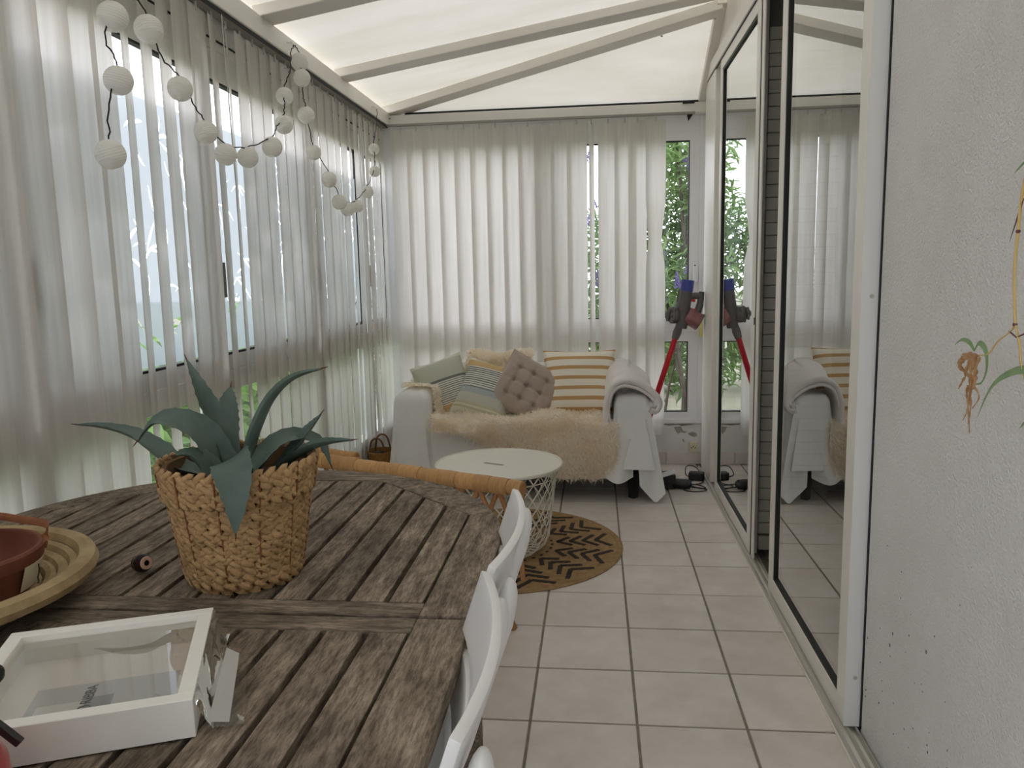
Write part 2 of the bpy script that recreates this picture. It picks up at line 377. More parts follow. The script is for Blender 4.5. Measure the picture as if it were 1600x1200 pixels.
# ------------------------------------------------------------------ left windows (sashes with handle, frosted leaf film)
def leaf_film(y0, y1, z0, z1, x, seed):
    # frosted film with leaf- and stem-shaped clear cut-outs, as one triangulated sheet
    from mathutils.geometry import delaunay_2d_cdt
    r = random.Random(seed); V = [(y0,z0),(y1,z0),(y1,z1),(y0,z1)]; Ed = [(0,1),(1,2),(2,3),(3,0)]; shapes = []
    def addp(poly):
        n = len(V); V.extend(poly); m = len(poly); Ed.extend((n+i, n+(i+1) % m) for i in range(m)); shapes.append(poly)
    occ = []
    for k in range(85):
        L = r.uniform(.05,.17); q = r.choice([1,-1])*r.uniform(.15,1.15); c0 = (r.uniform(y0+.03,y1-.03), r.uniform(z0+.02,z1-.05))
        pts = []; n = 9; w = r.uniform(.0025,.0065); bend = r.uniform(-1.6,1.6); x_, z_ = c0; ang = pi/2+q; cl = []
        for i in range(n): cl.append((x_, z_, ang)); x_ += L/n*cos(ang); z_ += L/n*sin(ang); ang += bend*L*2.4/n*4
        for i, (a, b, t) in enumerate(cl): s_ = w*sin(pi*(i+.35)/(n+.2)); pts.append((a-s_*sin(t), b+s_*cos(t)))
        for i, (a, b, t) in reversed(list(enumerate(cl))): s_ = w*sin(pi*(i+.35)/(n+.2)); pts.append((a+s_*sin(t), b-s_*cos(t)))
        xs = [p[0] for p in pts]; zs = [p[1] for p in pts]
        bbx = (min(xs)-.003, max(xs)+.003, min(zs)-.003, max(zs)+.003)
        if bbx[0] < y0+.005 or bbx[1] > y1-.005 or bbx[2] < z0+.005 or bbx[3] > z1-.005: continue
        if sum(1 for o in occ if not (bbx[1] < o[0] or bbx[0] > o[1] or bbx[3] < o[2] or bbx[2] > o[3])) > 6: continue
        occ.append(bbx); addp(pts)
    res = delaunay_2d_cdt([Vector(v) for v in V], Ed, [], 0, 1e-6)
    vs, fs = res[0], res[2]
    def inside(p, poly):
        c = False; j = len(poly)-1
        for i in range(len(poly)):
            if (poly[i][1] > p[1]) != (poly[j][1] > p[1]) and p[0] < (poly[j][0]-poly[i][0])*(p[1]-poly[i][1])/(poly[j][1]-poly[i][1])+poly[i][0]: c = not c
            j = i
        return c
    keep = []
    for f in fs:
        cx = sum(vs[i][0] for i in f)/len(f); cz = sum(vs[i][1] for i in f)/len(f)
        if not any(inside((cx,cz), sp) for sp in shapes): keep.append(f)
    return MB().add([(x, v[0], v[1]) for v in vs], keep)
HANDLE = mat('grey_window_latch', (120,118,110), .4, metal=.3)
winL = sroot('window_1', (-1.36,0,.27), 'white sliding windows behind the left vertical blinds', 'window')
MB().box(-1.41,-1.325, YB-.1, YE, .27, .315).build('sill_rail', ALU_W, winL, bevel=.003)
MB().box(-1.41,-1.335, YB-.1, YE, 2.06, 2.18).build('head_rail', ALU_W, winL, bevel=.003)
MB().box(-1.334,-1.330, YB-.1, YE, 2.09, 2.096).build('head_groove', GASK, winL)
MB().box(-1.41,-1.33, YB-.1, YE, .85, .925).build('transom', ALU_W, winL, bevel=.003)
stl = [-1.215,-.25,.715,1.68,2.645,3.61,4.50]
edges = [YB-.1]+stl+[YE-.03]
for k in range(len(edges)-1):
    a, b = edges[k]+.045, edges[k+1]-.045
    sh = sroot if False else None
    fr = MB().box(-1.375,-1.34,a-.035,b+.035,.925,.98).box(-1.375,-1.34,a-.035,b+.035,1.955,2.06).box(-1.375,-1.34,a-.035,a+.012,.98,1.955).box(-1.375,-1.34,b-.012,b+.035,.98,1.955)
    s_ = fr.build('sash', ALU_W, winL)
    MB().box(-1.362,-1.339,a+.012,b-.012,.98,.988).box(-1.362,-1.339,a+.012,b-.012,1.947,1.955).box(-1.362,-1.339,a+.012,a+.018,.98,1.955).box(-1.362,-1.339,b-.018,b-.012,.98,1.955).build('gasket', GASK, s_)
    MB().add([(-1.358,a+.015,.985),(-1.358,b-.015,.985),(-1.358,b-.015,1.95),(-1.358,a+.015,1.95)], [(0,1,2,3)]).build('pane', PANE, s_)
    if b > .5: leaf_film(a+.02, b-.02, .992, 1.80, -1.3565, 20+k).build('frosted_film', FILM, s_)
    MB().add([(-1.358,a,.315),(-1.358,b,.315),(-1.358,b,.85),(-1.358,a,.85)], [(0,1,2,3)]).build('lower_pane', PANE, winL)
for y in stl:
    MB().box(-1.40,-1.335,y-.045,y+.045,.315,.85).build('post', ALU_W, winL, bevel=.003)
    MB().box(-1.339,-1.318,y+.035,y+.065,1.19,1.315).build('latch', HANDLE, winL, bevel=.003)

# ------------------------------------------------------------------ end window
winE = sroot('window_2', (0,YE,.272), 'white framed window along the end wall', 'window')
MB().box(-1.36,.71,YE-.02,YE+.06,.272,.30).build('sill_rail', ALU_W, winE, bevel=.003)
MB().box(-1.36,.71,YE-.005,YE+.06,2.09,2.19).build('head_rail', ALU_W, winE, bevel=.003)
MB().box(-1.36,.71,YE-.005,YE+.06,.865,.895).build('transom', ALU_W, winE, bevel=.003)
MB().box(-1.37,-1.272,YE-.05,YE+.06,.272,2.19).build('post', ALU_W, winE, bevel=.003)
MB().box(.645,.71,YE-.012,YE+.06,.272,2.19).build('post', ALU_W, winE, bevel=.003)
for (xa, xb) in ((-1.30,-.33),(-.33,.645)):
    for (za, zb, ga, gb) in ((.895,2.09,.95,2.035),(.30,.865,.345,.80)):
        s_ = MB().box(xa,xa+.06,YE,YE+.04,za,zb).box(xb-.06,xb,YE,YE+.04,za,zb).box(xa+.06,xb-.06,YE,YE+.04,za,ga).box(xa+.06,xb-.06,YE,YE+.04,gb,zb).build('sash', ALU_W, winE)
        MB().box(xa+.06,xa+.066,YE-.001,YE+.03,ga,gb).box(xb-.066,xb-.06,YE-.001,YE+.03,ga,gb).box(xa+.06,xb-.06,YE-.001,YE+.03,ga,ga+.006).box(xa+.06,xb-.06,YE-.001,YE+.03,gb-.006,gb).build('gasket', GASK, s_)
        MB().add([(xa+.06,YE+.02,ga),(xb-.06,YE+.02,ga),(xb-.06,YE+.02,gb),(xa+.06,YE+.02,gb)], [(0,1,2,3)]).build('pane', PANE, s_)
for x in (.624, -1.268):
    h_ = MB().box(x-.014,x+.014,YE-(.04 if x > 0 else .075),YE-.001,1.17,1.287).build('latch', ALU_W, winE, bevel=.003)
    MB().box(x-.010,x-.002,YE-.0412,YE-.039,1.272,1.279).build('slot', GASK, h_)

# ------------------------------------------------------------------ sliding glass door on the right
door = sroot('door_1', (.66,3.5,0), 'white aluminium sliding glass door left partly open', 'door')
MB().box(.640,.70,YB,4.90,0,.012).build('track_base', ALU, door, bevel=.002)
for x in (.644,.668,.690): MB().box(x-.0025,x+.0025,YB,4.90,.012,.028).build('track_rib', TRACKM, door)
MB().box(.655,.70,4.49,4.87,.028,2.385).build('far_jamb', ALU, door, bevel=.004)
MB().box(.648,.70,1.98,4.89,2.325,2.395).build('head', ALU, door, bevel=.004)
MB().box(.654,.66,1.98,4.86,2.318,2.324).build('head_groove', GASK, door)
def leaf(y0, y1, x0, x1, nm):
    z0, z1 = .03, 2.322; sw = .065; s_ = MB().box(x0,x1,y0,y1,z0,z0+.06)
    root = s_.build('leaf', ALU, door, bevel=.002)
    MB().box(x0,x1,y0,y1,z1-.055,z1).build('top_rail', ALU, root, bevel=.002)
    MB().box(x0,x1,y0,y0+sw,z0+.06,z1-.055).build('stile', ALU, root, bevel=.002)
    MB().box(x0,x1,y1-sw,y1,z0+.06,z1-.055).build('stile', ALU, root, bevel=.002)
    a, b, c, d = y0+sw, y1-sw, z0+.06, z1-.055
    MB().box(x0+.004,x1,a,a+.008,c,d).box(x0+.004,x1,b-.010,b,c,d).box(x0+.004,x1,a,b,c,c+.012).box(x0+.004,x1,a,b,d-.012,d).build('gasket', GASK, root)
    MB().add([(x0+.012,a,c),(x0+.012,b,c),(x0+.012,b,d),(x0+.012,a,d)], [(0,3,2,1)]).build('pane', DPANE, root)
    return root
l1 = leaf(3.33, 4.335, .657, .690, 'far')
l2 = leaf(2.03, 2.955, .657, .690, 'near')
MB().box(.660,.668,3.296,3.328,.03,2.33).build('gasket', GASK, l1)
MB().box(.657,.664,3.255,3.295,.03,2.33).build('closing_profile', ALU, l1, bevel=.002)
MB().box(.655,.658,3.325,3.333,1.02,1.05).build('latch', GASK, l1)
MB().box(.657,.698,2.0265,2.0295,.03,2.4).build('end_cap', ALU_W, l2)
for z in (.17,1.18): 
    c_ = MB().lathe([(0,0),(.0055,0),(.0055,.003),(0,.003)], 10, (0,0,0)).build('screw', TRACKM, None, smooth=40); c_.rotation_euler = (pi/2,0,0); c_.location = (.682-ORG[l2.name].x, 2.0275-ORG[l2.name].y, z-ORG[l2.name].z); c_.parent = l2

# folding metal shutter stacked in the door reveal (slats)
SHUT = mat('grey_beige_shutter_slat', (206,202,190), .5, c2=(196,192,180), ns=6)
shu = thing('folding_shutter', 'folded grey slatted metal shutter standing in the gap of the sliding door', 'shutter', (.85,3.40,0))
for k in range(41):
    z0 = .10+k*.0515; MB().box(.704,.99,3.385,3.40,z0,z0+.0485).build('slat', SHUT, shu, bevel=.002, seg=1)
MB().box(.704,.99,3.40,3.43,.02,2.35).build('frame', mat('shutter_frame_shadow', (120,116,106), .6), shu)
MB().box(.704,.99,3.375,3.40,.03,.092).build('foot_rail', SHUT, shu, bevel=.002)

# ------------------------------------------------------------------ vertical blinds
RAILM = mat('dark_edged_blind_rail', (150,146,138), .5)
HOOKM = mat('clear_plastic_hook', (190,188,182), .4)
def vane_mesh(seed, bulge=.006, twist=0.0, H=1.94, w=.127, sway=0.0, hump=0.0):
    # slightly bowed strip of fabric with a sewn hem at the foot; top centre at the local origin
    r = random.Random(seed); nu, nv = 8, 16; ph = r.uniform(0,6)
    def P(u, v):
        x = (u-.5)*w; z = -v*H
        a = twist*v + .012*sin(ph+3*v); y = bulge*(1-(2*u-1)**2) + sway*v*v + .0015*sin(ph+5*v)
        k = exp(-((v-.36)/.06)**2)*hump
        x2 = x*cos(a)*(1-.35*k) - y*sin(a) - .012*k; y2 = x*sin(a)+y*cos(a) - .02*k
        return (x2, y2, z)
    m = MB(); m.grid(P, nu, nv); return m
def blind(name, label, root_loc, pivots, ztop, axis, seed):
    t = thing(name, label, 'blind', root_loc); r = random.Random(seed); cache = []
    for k, (q, ang) in enumerate(pivots):
        special = None
        if axis == 'X' and k == len(pivots)-1: special = vane_mesh(99, .010, .1, hump=1.0)
        if special: o = special.build('vane', FABRIC, None, smooth=180)
        elif k < 5: o = vane_mesh(seed+k, r.uniform(.0015,.004), r.uniform(-.02,.02), sway=r.uniform(-.005,.005)).build('vane', FABRIC, None, smooth=180); cache.append(o.data)
        else: o = bpy.data.objects.new('vane', r.choice(cache)); COL.objects.link(o)
        o.parent = t; L = Vector(root_loc)
        if axis == 'Y': o.location = Vector((-1.305, q, ztop))-L; o.rotation_euler = (0,0,pi/2+radians(ang))
        else: o.location = Vector((q, 4.935, ztop))-L; o.rotation_euler = (0,0,radians(ang))
        h = MB().box(-.004,.004,-.003,.003,-.012,.016).build('hook', HOOKM, None); h.parent = o
    return t
rb = random.Random(5)
piv = []
sp = {2.17:23, 2.278:16.5, 2.386:12.5, 2.494:4, 2.602:3, 2.71:16, 2.818:21, 2.926:6.5}
for k in range(-20, 26):
    y = 2.17+.108*k
    if y > 4.90 or y < .05: continue
    a = None
    for kk, vv in sp.items():
        if abs(kk-y) < .01: a = vv
    if abs(y-2.062) < .01: a = 7
    if a is None: a = rb.uniform(-15,-10) if y < 2.1 else rb.uniform(1.5,5.5)
    if abs(y-4.222) < .03: a = 11
    piv.append((y, a))
bL = blind('vertical_blind', 'off-white fabric vertical blind along the left windows, partly turned open', (-1.305, 0, 2.178), piv, 2.150, 'Y', 40)
MB().box(-1.325,-1.285, YB, 4.95, 2.166, 2.179).build('head_rail', RAILM, bL)
MB().box(-1.286,-1.282, YB, 4.95, 2.166, 2.180).build('rail_edge', GASK, bL)
piv = [(-1.20+.0995*k, rb.uniform(9,15)) for k in range(12)]
piv += [(-.016, 76), (.085, 12), (.185, 9), (.262, 26), (.372, 14)]
bE = blind('vertical_blind', 'off-white fabric vertical blind across the end window behind the sofa', (0, 4.935, 2.178), piv, 2.150, 'X', 60)
MB().box(-1.29,.60,4.92,4.95,2.172,2.184).build('head_rail', RAILM, bE)
CHAIN = mat('white_bead_chain', (205,203,196), .5)
mb = MB()
mb.tube([(-1.275,2.725,2.16),(-1.268,2.73,1.6),(-1.27,2.72,.35)], .0022, 6); stuff(mb.build('pull_cord', CHAIN, bL, smooth=60))

# ------------------------------------------------------------------ string of paper lanterns
PAPER = mat('white_paper_lantern', (246,245,240), .8, translucent=.35)
CORD = mat('black_twisted_cord', (38,36,40), .7)
lan = [(1.955,1.915,.037),(2.092,1.924,.037),(1.962,1.763,.036),(1.915,1.574,.037),(2.248,1.805,.035),(2.376,1.705,.035),(2.547,1.664,.036),(2.712,1.677,.036),(2.88,1.737,.037),
       (3.023,1.842,.035),(3.101,1.966,.034),(3.257,2.133,.036),(3.224,2.062,.035),(3.296,1.93,.035),(3.396,1.793,.033),(3.524,1.691,.035),(3.63,1.60,.035),(3.82,1.582,.034),
       (3.984,1.611,.033),(4.111,1.693,.032),(4.282,1.819,.030),(4.362,1.95,.030)]
sl = thing('string_lights', 'string of white paper lantern lights hanging in loops along the left blinds', 'string lights', (-1.2,3.0,2.2))
prof = []
for k in range(29):
    a = -pi/2+.30+(pi-.60)*k/28; prof.append((cos(a)*(1+.016*cos(k*pi)), sin(a)))
lmesh = None
for i, (y, z, r) in enumerate(lan):
    x = -1.2+.015*sin(i*1.7)
    if lmesh is None: o = MB().lathe(prof, 28).build('lantern', PAPER, None, smooth=30); lmesh = o.data; bmesh_l = MB().ball((0,0,.3),.14,8,6,(1,1,1.6)).build('bulb', mat('clear_bulb', (235,232,215), .2), None, smooth=60); bdata = bmesh_l.data; bmesh_l.parent = o
    else:
        o = bpy.data.objects.new('lantern', lmesh); COL.objects.link(o); b_ = bpy.data.objects.new('bulb', bdata); COL.objects.link(b_); b_.parent = o
    o.parent = sl; o.scale = (r,)*3; o.rotation_euler = (random.uniform(-.35,.35), random.uniform(-.3,.3), random.uniform(0,6)); o.location = Vector((x,y,z))-Vector((-1.2,3.0,2.2))
def T(i): return (-1.2+.015*sin(i*1.7), lan[i][0], lan[i][1]+lan[i][2]*.97)
hk = [(-1.24,1.96,2.16),(-1.24,3.31,2.215),(-1.24,4.56,2.205)]
def cordpath(P):
    out = []
    for k, p in enumerate(spline(P, 7)): out.append(p+Vector((.002*sin(k*2.1), .003*sin(k*1.3), .002*sin(k*1.9))))
    return out
mb = MB()
mb.tube(cordpath([hk[0],(-1.215,1.945,2.02),T(0),(-1.21,1.93,1.86),T(2),(-1.212,1.925,1.70),T(3)]), .0022, 6)
mb.tube(cordpath([hk[0],(-1.21,2.05,2.02),T(1),(-1.195,2.16,1.875),T(4),(-1.19,2.31,1.78),T(5),T(6),T(7),T(8),(-1.2,2.96,1.82),T(9),(-1.2,3.06,1.93),T(10),(-1.2,3.14,2.07),(-1.215,3.20,2.16),hk[1]]), .0022, 6)
mb.tube(cordpath([hk[1],T(11),(-1.19,3.245,2.09),T(12),(-1.2,3.27,2.0),T(13),T(14),T(15),T(16),T(17),T(18),T(19),T(20),T(21),(-1.215,4.44,2.09),hk[2]]), .0020, 6)
mb.build('cord', CORD, sl, smooth=60)
for h in hk: MB().tube([(-1.285,h[1],h[2]+.015),(-1.25,h[1],h[2]+.012),(-1.238,h[1],h[2]),(-1.246,h[1],h[2]-.01)], .004, 8).build('hook', ALU, sl, smooth=60)

# ------------------------------------------------------------------ weathered oval table
def wood(name, ax, var=.12):
    st = (2.2,.35,2.2) if ax == 'Y' else ((.35,2.2,2.2) if ax == 'X' else (1.6,1.6,3))
    m = mat(name, (112,100,88), .8, c2=(176,165,151), ns=34, stretch=st, detail=10, lo=.34, hi=.70, var=var, bump=.35, bs=70, bstretch=st, spec=.25, bdist=.004)
    nt = m.node_tree; L = nt.links
    # blotches of dark weathering
    hs = [n for n in nt.nodes if n.type == 'HUE_SAT'][0]; src = [l for l in L if l.to_socket == hs.inputs['Color']][0].from_socket
    v = mapped(nt, (1,1,1), True); n = nd(nt, 'ShaderNodeTexNoise', Scale=7.0, Detail=6.0, Roughness=.65); L.new(v, n.inputs['Vector'])
    r = nd(nt, 'ShaderNodeValToRGB'); r.color_ramp.elements[0].position = .38; r.color_ramp.elements[1].position = .62; r.color_ramp.elements[0].color = (.52,.50,.48,1); r.color_ramp.elements[1].color = (1,.97,.93,1)
    L.new(n.outputs['Fac'], r.inputs['Fac']); mx = nd(nt, 'ShaderNodeMix', data_type='RGBA', blend_type='MULTIPLY'); mx.inputs['Factor'].default_value = .85
    L.new(src, mx.inputs['A']); L.new(r.outputs['Color'], mx.inputs['B'])
    v2 = mapped(nt, st, True); n2 = nd(nt, 'ShaderNodeTexNoise', Scale=120.0, Detail=8.0, Roughness=.75); L.new(v2, n2.inputs['Vector'])
    r2_ = nd(nt, 'ShaderNodeValToRGB'); r2_.color_ramp.elements[0].position = .40; r2_.color_ramp.elements[1].position = .56; r2_.color_ramp.elements[0].color = (.42,.39,.36,1); r2_.color_ramp.elements[1].color = (1.08,1.06,1.03,1)
    L.new(n2.outputs['Fac'], r2_.inputs['Fac']); mx2 = nd(nt, 'ShaderNodeMix', data_type='RGBA', blend_type='MULTIPLY'); mx2.inputs['Factor'].default_value = .8
    L.new(mx.outputs['Result'], mx2.inputs['A']); L.new(r2_.outputs['Color'], mx2.inputs['B']); L.new(mx2.outputs['Result'], hs.inputs['Color'])
    return m
WY, WX, WD = wood('weathered_teak_along', 'Y'), wood('weathered_teak_across', 'X'), wood('weathered_teak_diagonal', 'D')
ZT, TC, TA, TBL = .755, -.735, .553, .53
tbl = thing('dining_table', 'weathered grey wooden oval table with slatted top', 'table', (TC,1.075,0))
def ell(q): return (TC+TA*cos(q), 1.40+TBL*sin(q))
def mirror(P): return [(x, 2*1.075-y) for x, y in P][::-1]
def plank(poly, m, nm, z1=ZT, th=.026, bev=.0022):
    return MB().prism(poly, z1-th, z1).build(nm, m, tbl, bevel=bev, seg=2)
XI, YI1, YI2, XI2 = .471, 1.567, 1.832, .209          # inner octagon (from centre)
q1, q2 = radians(20), radians(61)
for half in (0, 1):
    F = (lambda P: P) if half == 0 else mirror
    R0 = [(TC+XI,1.080),(TC+TA-.006,1.080),(TC+TA,1.086)]+[ell(q1*k/6) for k in range(7)]+[(TC+XI,YI1)]
    plank(F(R0), WY, 'frame_rail'); plank(F([(2*TC-x, y) for x, y in R0][::-1]), WY, 'frame_rail')
    R1 = [(TC+XI,YI1+.001)]+[ell(q1+.002+(q2-q1-.004)*k/10) for k in range(11)]+[(TC+XI2,YI2)]
    plank(F(R1), WD, 'frame_corner'); plank(F([(2*TC-x, y) for x, y in R1][::-1]), WD, 'frame_corner')
    R2 = [(TC+XI2,YI2+.001)]+[ell(q2+(pi-2*q2)*k/14) for k in range(15)]+[(TC-XI2,YI2+.001)]
    plank(F(R2), WX, 'frame_rail')
    plank(F([(TC-XI,1.080),(TC+XI,1.080),(TC+XI,1.124),(TC-XI,1.124)]), WX, 'frame_rail')
    n = 15; pw = 2*XI/n
    for k in range(n):
        x0, x1 = TC-XI+k*pw+.0048, TC-XI+(k+1)*pw-.0048
        def yt(x):
            d = abs(x-TC)
            return YI2-.004 if d <= XI2 else YI2-.004-(d-XI2)*(YI2-YI1)/(XI-XI2)
        P = [(x0,1.127),(x1,1.127),(x1,yt(x1))]
        xm = [x for x in (TC+XI2, TC-XI2) if x0 < x < x1]
        if xm: P.append((xm[0], yt(xm[0])))
        P.append((x0, yt(x0)))
        plank(F(P), WY, 'slat', ZT-random.uniform(.0,.0012), .032, .001)
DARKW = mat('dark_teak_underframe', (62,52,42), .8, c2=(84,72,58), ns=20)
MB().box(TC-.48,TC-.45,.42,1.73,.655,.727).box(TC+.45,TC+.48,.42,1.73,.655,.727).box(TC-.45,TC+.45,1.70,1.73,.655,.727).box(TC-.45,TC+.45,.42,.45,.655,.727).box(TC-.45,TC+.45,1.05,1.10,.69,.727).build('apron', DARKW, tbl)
for sx in (-1,1):
    for y in (.46,1.69): MB().box(TC+sx*.43-.03,TC+sx*.43+.03,y-.03,y+.03,0,.728).build('leg', WD, tbl, bevel=.004)

# ------------------------------------------------------------------ woven basket planter with agave
RUSH = mat('golden_braided_rush', (194,160,114), .7, c2=(150,116,76), ns=40, stretch=(1,1,1), lo=.3, hi=.75, bump=.25, bs=220, rnd=False)
RUSHD = mat('dark_rush_lining', (104,76,46), .9)
SEAM = mat('red_brown_seam_thread', (126,74,40), .8)
PC = Vector((-.598,1.225,.755))
bk = thing('woven_planter', 'round braided rush basket planter standing on the wooden table', 'basket', PC)
def brad(z): 
    r = .089+.030*(z/.20)**.85
    if z < .02: r -= .012*(1-z/.02)**2
    return r+(.007 if z > .150 else 0)
mb = MB(); rows = 16; rh = .0128; rr = random.Random(11)
for j in range(rows):
    zc = .006+j*rh; R_ = brad(zc); N = int(2*pi*R_/.021)
    for s_ in (0,1):
        for k in range(N):
            q = 2*pi*(k+.5*s_)/N+rr.uniform(-.02,.02); z = zc+(.0032 if s_ else -.0032)
            t = Vector((-sin(q),cos(q),0)); n = Vector((cos(q),sin(q),0)); upv = Vector((0,0,1)); an = radians(32 if s_ else -32)*(1+rr.uniform(-.2,.2))
            a = t*cos(an)+upv*sin(an); b = n.cross(a)
            rot = Matrix((a, b, n)).transposed()
            mb.ball(PC+n*(R_+rr.uniform(-.001,.0012))+upv*z, 1.0, 6, 4, (.0155,.0066*rr.uniform(.9,1.15),.0055), rot)
stuff(mb.build('braided_weave', RUSH, bk, smooth=180))
MB().lathe([(0,.003),(.085,.003)]+[(brad(z)-.006,z) for z in (.01,.03,.06,.10,.15,.155,.20)]+[(brad(.2)-.014,.2)]+[(brad(z)-.016,z) for z in (.17,.15)], 40, PC).build('lining', RUSHD, bk, smooth=60)
for k in range(12):
    q = 2*pi*k/12+.15; MB().tube([PC+Vector((cos(q)*(brad(z)+.004), sin(q)*(brad(z)+.004), z)) for z in (.008,.03,.06,.09,.12,.145,.155,.18,.203)], .0016, 6).build('seam', SEAM, bk, smooth=60)
SOIL = mat('dark_potting_soil', (48,36,28), .95, c2=(78,60,44), ns=60, bump=.8, bs=120)
lab(MB().lathe([(0,.165),(.05,.168),(.10,.164)], 30, PC).build('soil', SOIL, bk, smooth=60), 'dark potting soil')

AG = mat('blue_green_agave_leaf', (98,114,106), .45, c2=(72,92,84), ns=14, stretch=(1,1,1), lo=.3, hi=.7, bump=.05, bs=80, spec=.35, rnd=False)
AGT = mat('brown_agave_spine', (92,52,36), .5)
ag = thing('agave_plant', 'blue-green agave with long pointed toothed leaves in the woven planter', 'plant', PC+Vector((0,0,.165)))
def agave(P, w, N, ch=.35, sharp=1.0, base=.62, knee=.35):
    C_ = spline(P, 7); m = len(C_)-1; nu = 8; mb = MB(); b = 0; rows = []
    side_prev = None; side_l = []
    for i, p in enumerate(C_):
        t = (C_[min(i+1,m)]-C_[max(i-1,0)]).normalized(); Nn = Vector(N[min(int(i/m*len(N)), len(N)-1)]) if isinstance(N, list) else Vector(N)
        if isinstance(N, list):
            f = i/m*(len(N)-1); k = min(int(f), len(N)-2); Nn = Vector(N[k])*(1-(f-k))+Vector(N[k+1])*(f-k)
        sd = t.cross(Nn).normalized(); nn = sd.cross(t).normalized(); v = i/m
        wd = w*(base+(1-base)*min(v/.35,1)**.8)*(1-max(0,(v-knee)/(1-knee))**(1.7*sharp)) if v > 0 else w*base
        wd = max(wd, .0012); tooth = .0019 if (i % 3 == 0 and .08 < v < .93) else 0
        th = .006*(1-v)+.0015; row = []
        for k in range(nu+1):
            u = 2*k/nu-1; x = u*(wd/2+ (tooth if abs(u) > .99 else 0)); row.append(p+sd*x+nn*(ch*wd*.5*u*u))
        for k in range(nu, -1, -1):
            u = 2*k/nu-1; x = u*(wd/2+(tooth if abs(u) > .99 else 0))*.995; row.append(p+sd*x+nn*(ch*wd*.5*u*u-th*(1-u*u)-.0005))
        rows.append(row)
    n = len(rows[0]); mb.v = [tuple(q) for r_ in rows for q in r_]
    for i in range(m):
        for k in range(n): l = (k+1) % n; mb.f.append((i*n+k, i*n+l, (i+1)*n+l, (i+1)*n+k))
    mb.f.append(tuple(range(n))[::-1]); mb.f.append(tuple(m*n+k for k in range(n)))
    lf = mb.build('leaf', AG, ag, smooth=50)
    d = (C_[-1]-C_[-3]).normalized(); MB().tube([C_[-1]-d*.002, C_[-1]+d*.006, C_[-1]+d*.011], [.0013,.0009,.0002], 6).build('spine', AGT, lf, smooth=60)
V_ = (.35,-.8,.5); UP_ = (0,-.15,1)
agave([(-.62,1.215,.925),(-.703,1.232,.938),(-.769,1.26,.967),(-.813,1.268,.99),(-.87,1.274,1.003),(-.924,1.279,1.006)], .040, (.05,-.1,1), .5)
agave([(-.605,1.215,.925),(-.619,1.205,.964),(-.640,1.185,1.012),(-.672,1.162,1.036),(-.698,1.148,1.034),(-.716,1.13,1.008)], .056, [(.3,-.6,.6),(.2,-.5,.8),(-.3,-.5,.6),(-.8,-.4,.2)], .25)
agave([(-.598,1.222,.925),(-.614,1.224,.952),(-.628,1.229,.997),(-.649,1.224,1.052),(-.665,1.228,1.09),(-.685,1.241,1.126)], .046, (.9,-.35,.3), .5)
agave([(-.62,1.25,.925),(-.649,1.28,.946),(-.657,1.304,.981),(-.663,1.329,1.017),(-.665,1.343,1.044),(-.667,1.356,1.062)], .052, (.1,-.9,.5), .3)
agave([(-.597,1.238,.925),(-.591,1.247,.954),(-.576,1.266,1.006),(-.555,1.285,1.053),(-.523,1.303,1.084),(-.478,1.32,1.098)], .050, [(-.75,-.35,.3),(-.7,-.35,.5),(-.4,-.3,.9)], .5)
agave([(-.585,1.22,.92),(-.569,1.227,.942),(-.549,1.264,.973),(-.522,1.299,.981),(-.494,1.329,.962),(-.477,1.335,.918)], .044, [(-.6,-.5,.6),(-.2,-.5,.9),(.3,-.4,.8),(.8,-.4,.3)], .35)
agave([(-.56,1.27,.92),(-.541,1.28,.938),(-.522,1.286,.962),(-.506,1.291,.984),(-.49,1.295,1.004),(-.478,1.299,1.02)], .032, (-.7,-.6,.4), .5)
agave([(-.56,1.265,.92),(-.53,1.262,.943),(-.502,1.257,.96),(-.471,1.252,.974),(-.44,1.247,.982),(-.404,1.241,.987)], .036, (-.1,-.12,1), .55)
agave([(-.59,1.19,.93),(-.582,1.166,.957),(-.566,1.133,.980),(-.547,1.100,.966),(-.541,1.088,.924),(-.543,1.085,.874)], .062, [(.0,-.2,1),(0,-.4,.9),(.1,-.9,.5),(.3,-1,.0),(.3,-1,0)], .16, .8, .95, .55)
agave([(-.60,1.19,.925),(-.62,1.181,.948),(-.63,1.166,.966),(-.638,1.15,.980),(-.645,1.135,.987),(-.651,1.122,.988)], .040, [(.1,-.6,.6),(-.2,-.6,.7)], .3)

# ------------------------------------------------------------------ coiled tray, terracotta pot, strap, bead
COIL = mat('straw_wrapped_coil', (186,164,124), .8, c2=(158,136,98), ns=14, stretch=(1,1,1), bump=.3, bs=60, rnd=False)
TRC = Vector((-1.045,1.045,.755))
tr = thing('coiled_tray', 'round straw tray of wrapped coils at the left end of the table', 'tray', TRC)
cs = [(.016+.0232*k, .009) for k in range(7)]+[(.178,.016),(.197,.024),(.215,.034),(.234,.046)]
for j, (R_, z) in enumerate(cs):
    rw = .0115 if j < len(cs)-1 else .0165; n = max(16, int(2*pi*R_/.006)); pts = [TRC+Vector((R_*cos(2*pi*k/n), R_*sin(2*pi*k/n), max(z, rw+.0002))) for k in range(n)]
    MB().tube(pts, [rw*(1+.05*(-1)**k) for k in range(n)] if n % 2 == 0 else [rw]*n, 8, closed=True).build('coil', COIL, tr, smooth=14)
TERRA = mat('terracotta_clay', (126,74,56), .8, c2=(108,60,45), ns=12, bump=.05, bs=90)
TP = Vector((-.982,1.060,.7785))
tp = thing('terracotta_pot', 'wide brown terracotta pot standing in the straw tray', 'pot', TP)
prof = [(0,.0),(.092,.0),(.097,.004),(.107,.062),(.109,.066),(.114,.068),(.116,.072),(.118,.098),(.115,.103),(.110,.103),(.107,.098),(.103,.066),(.100,.058),(.088,.010),(0,.009)]
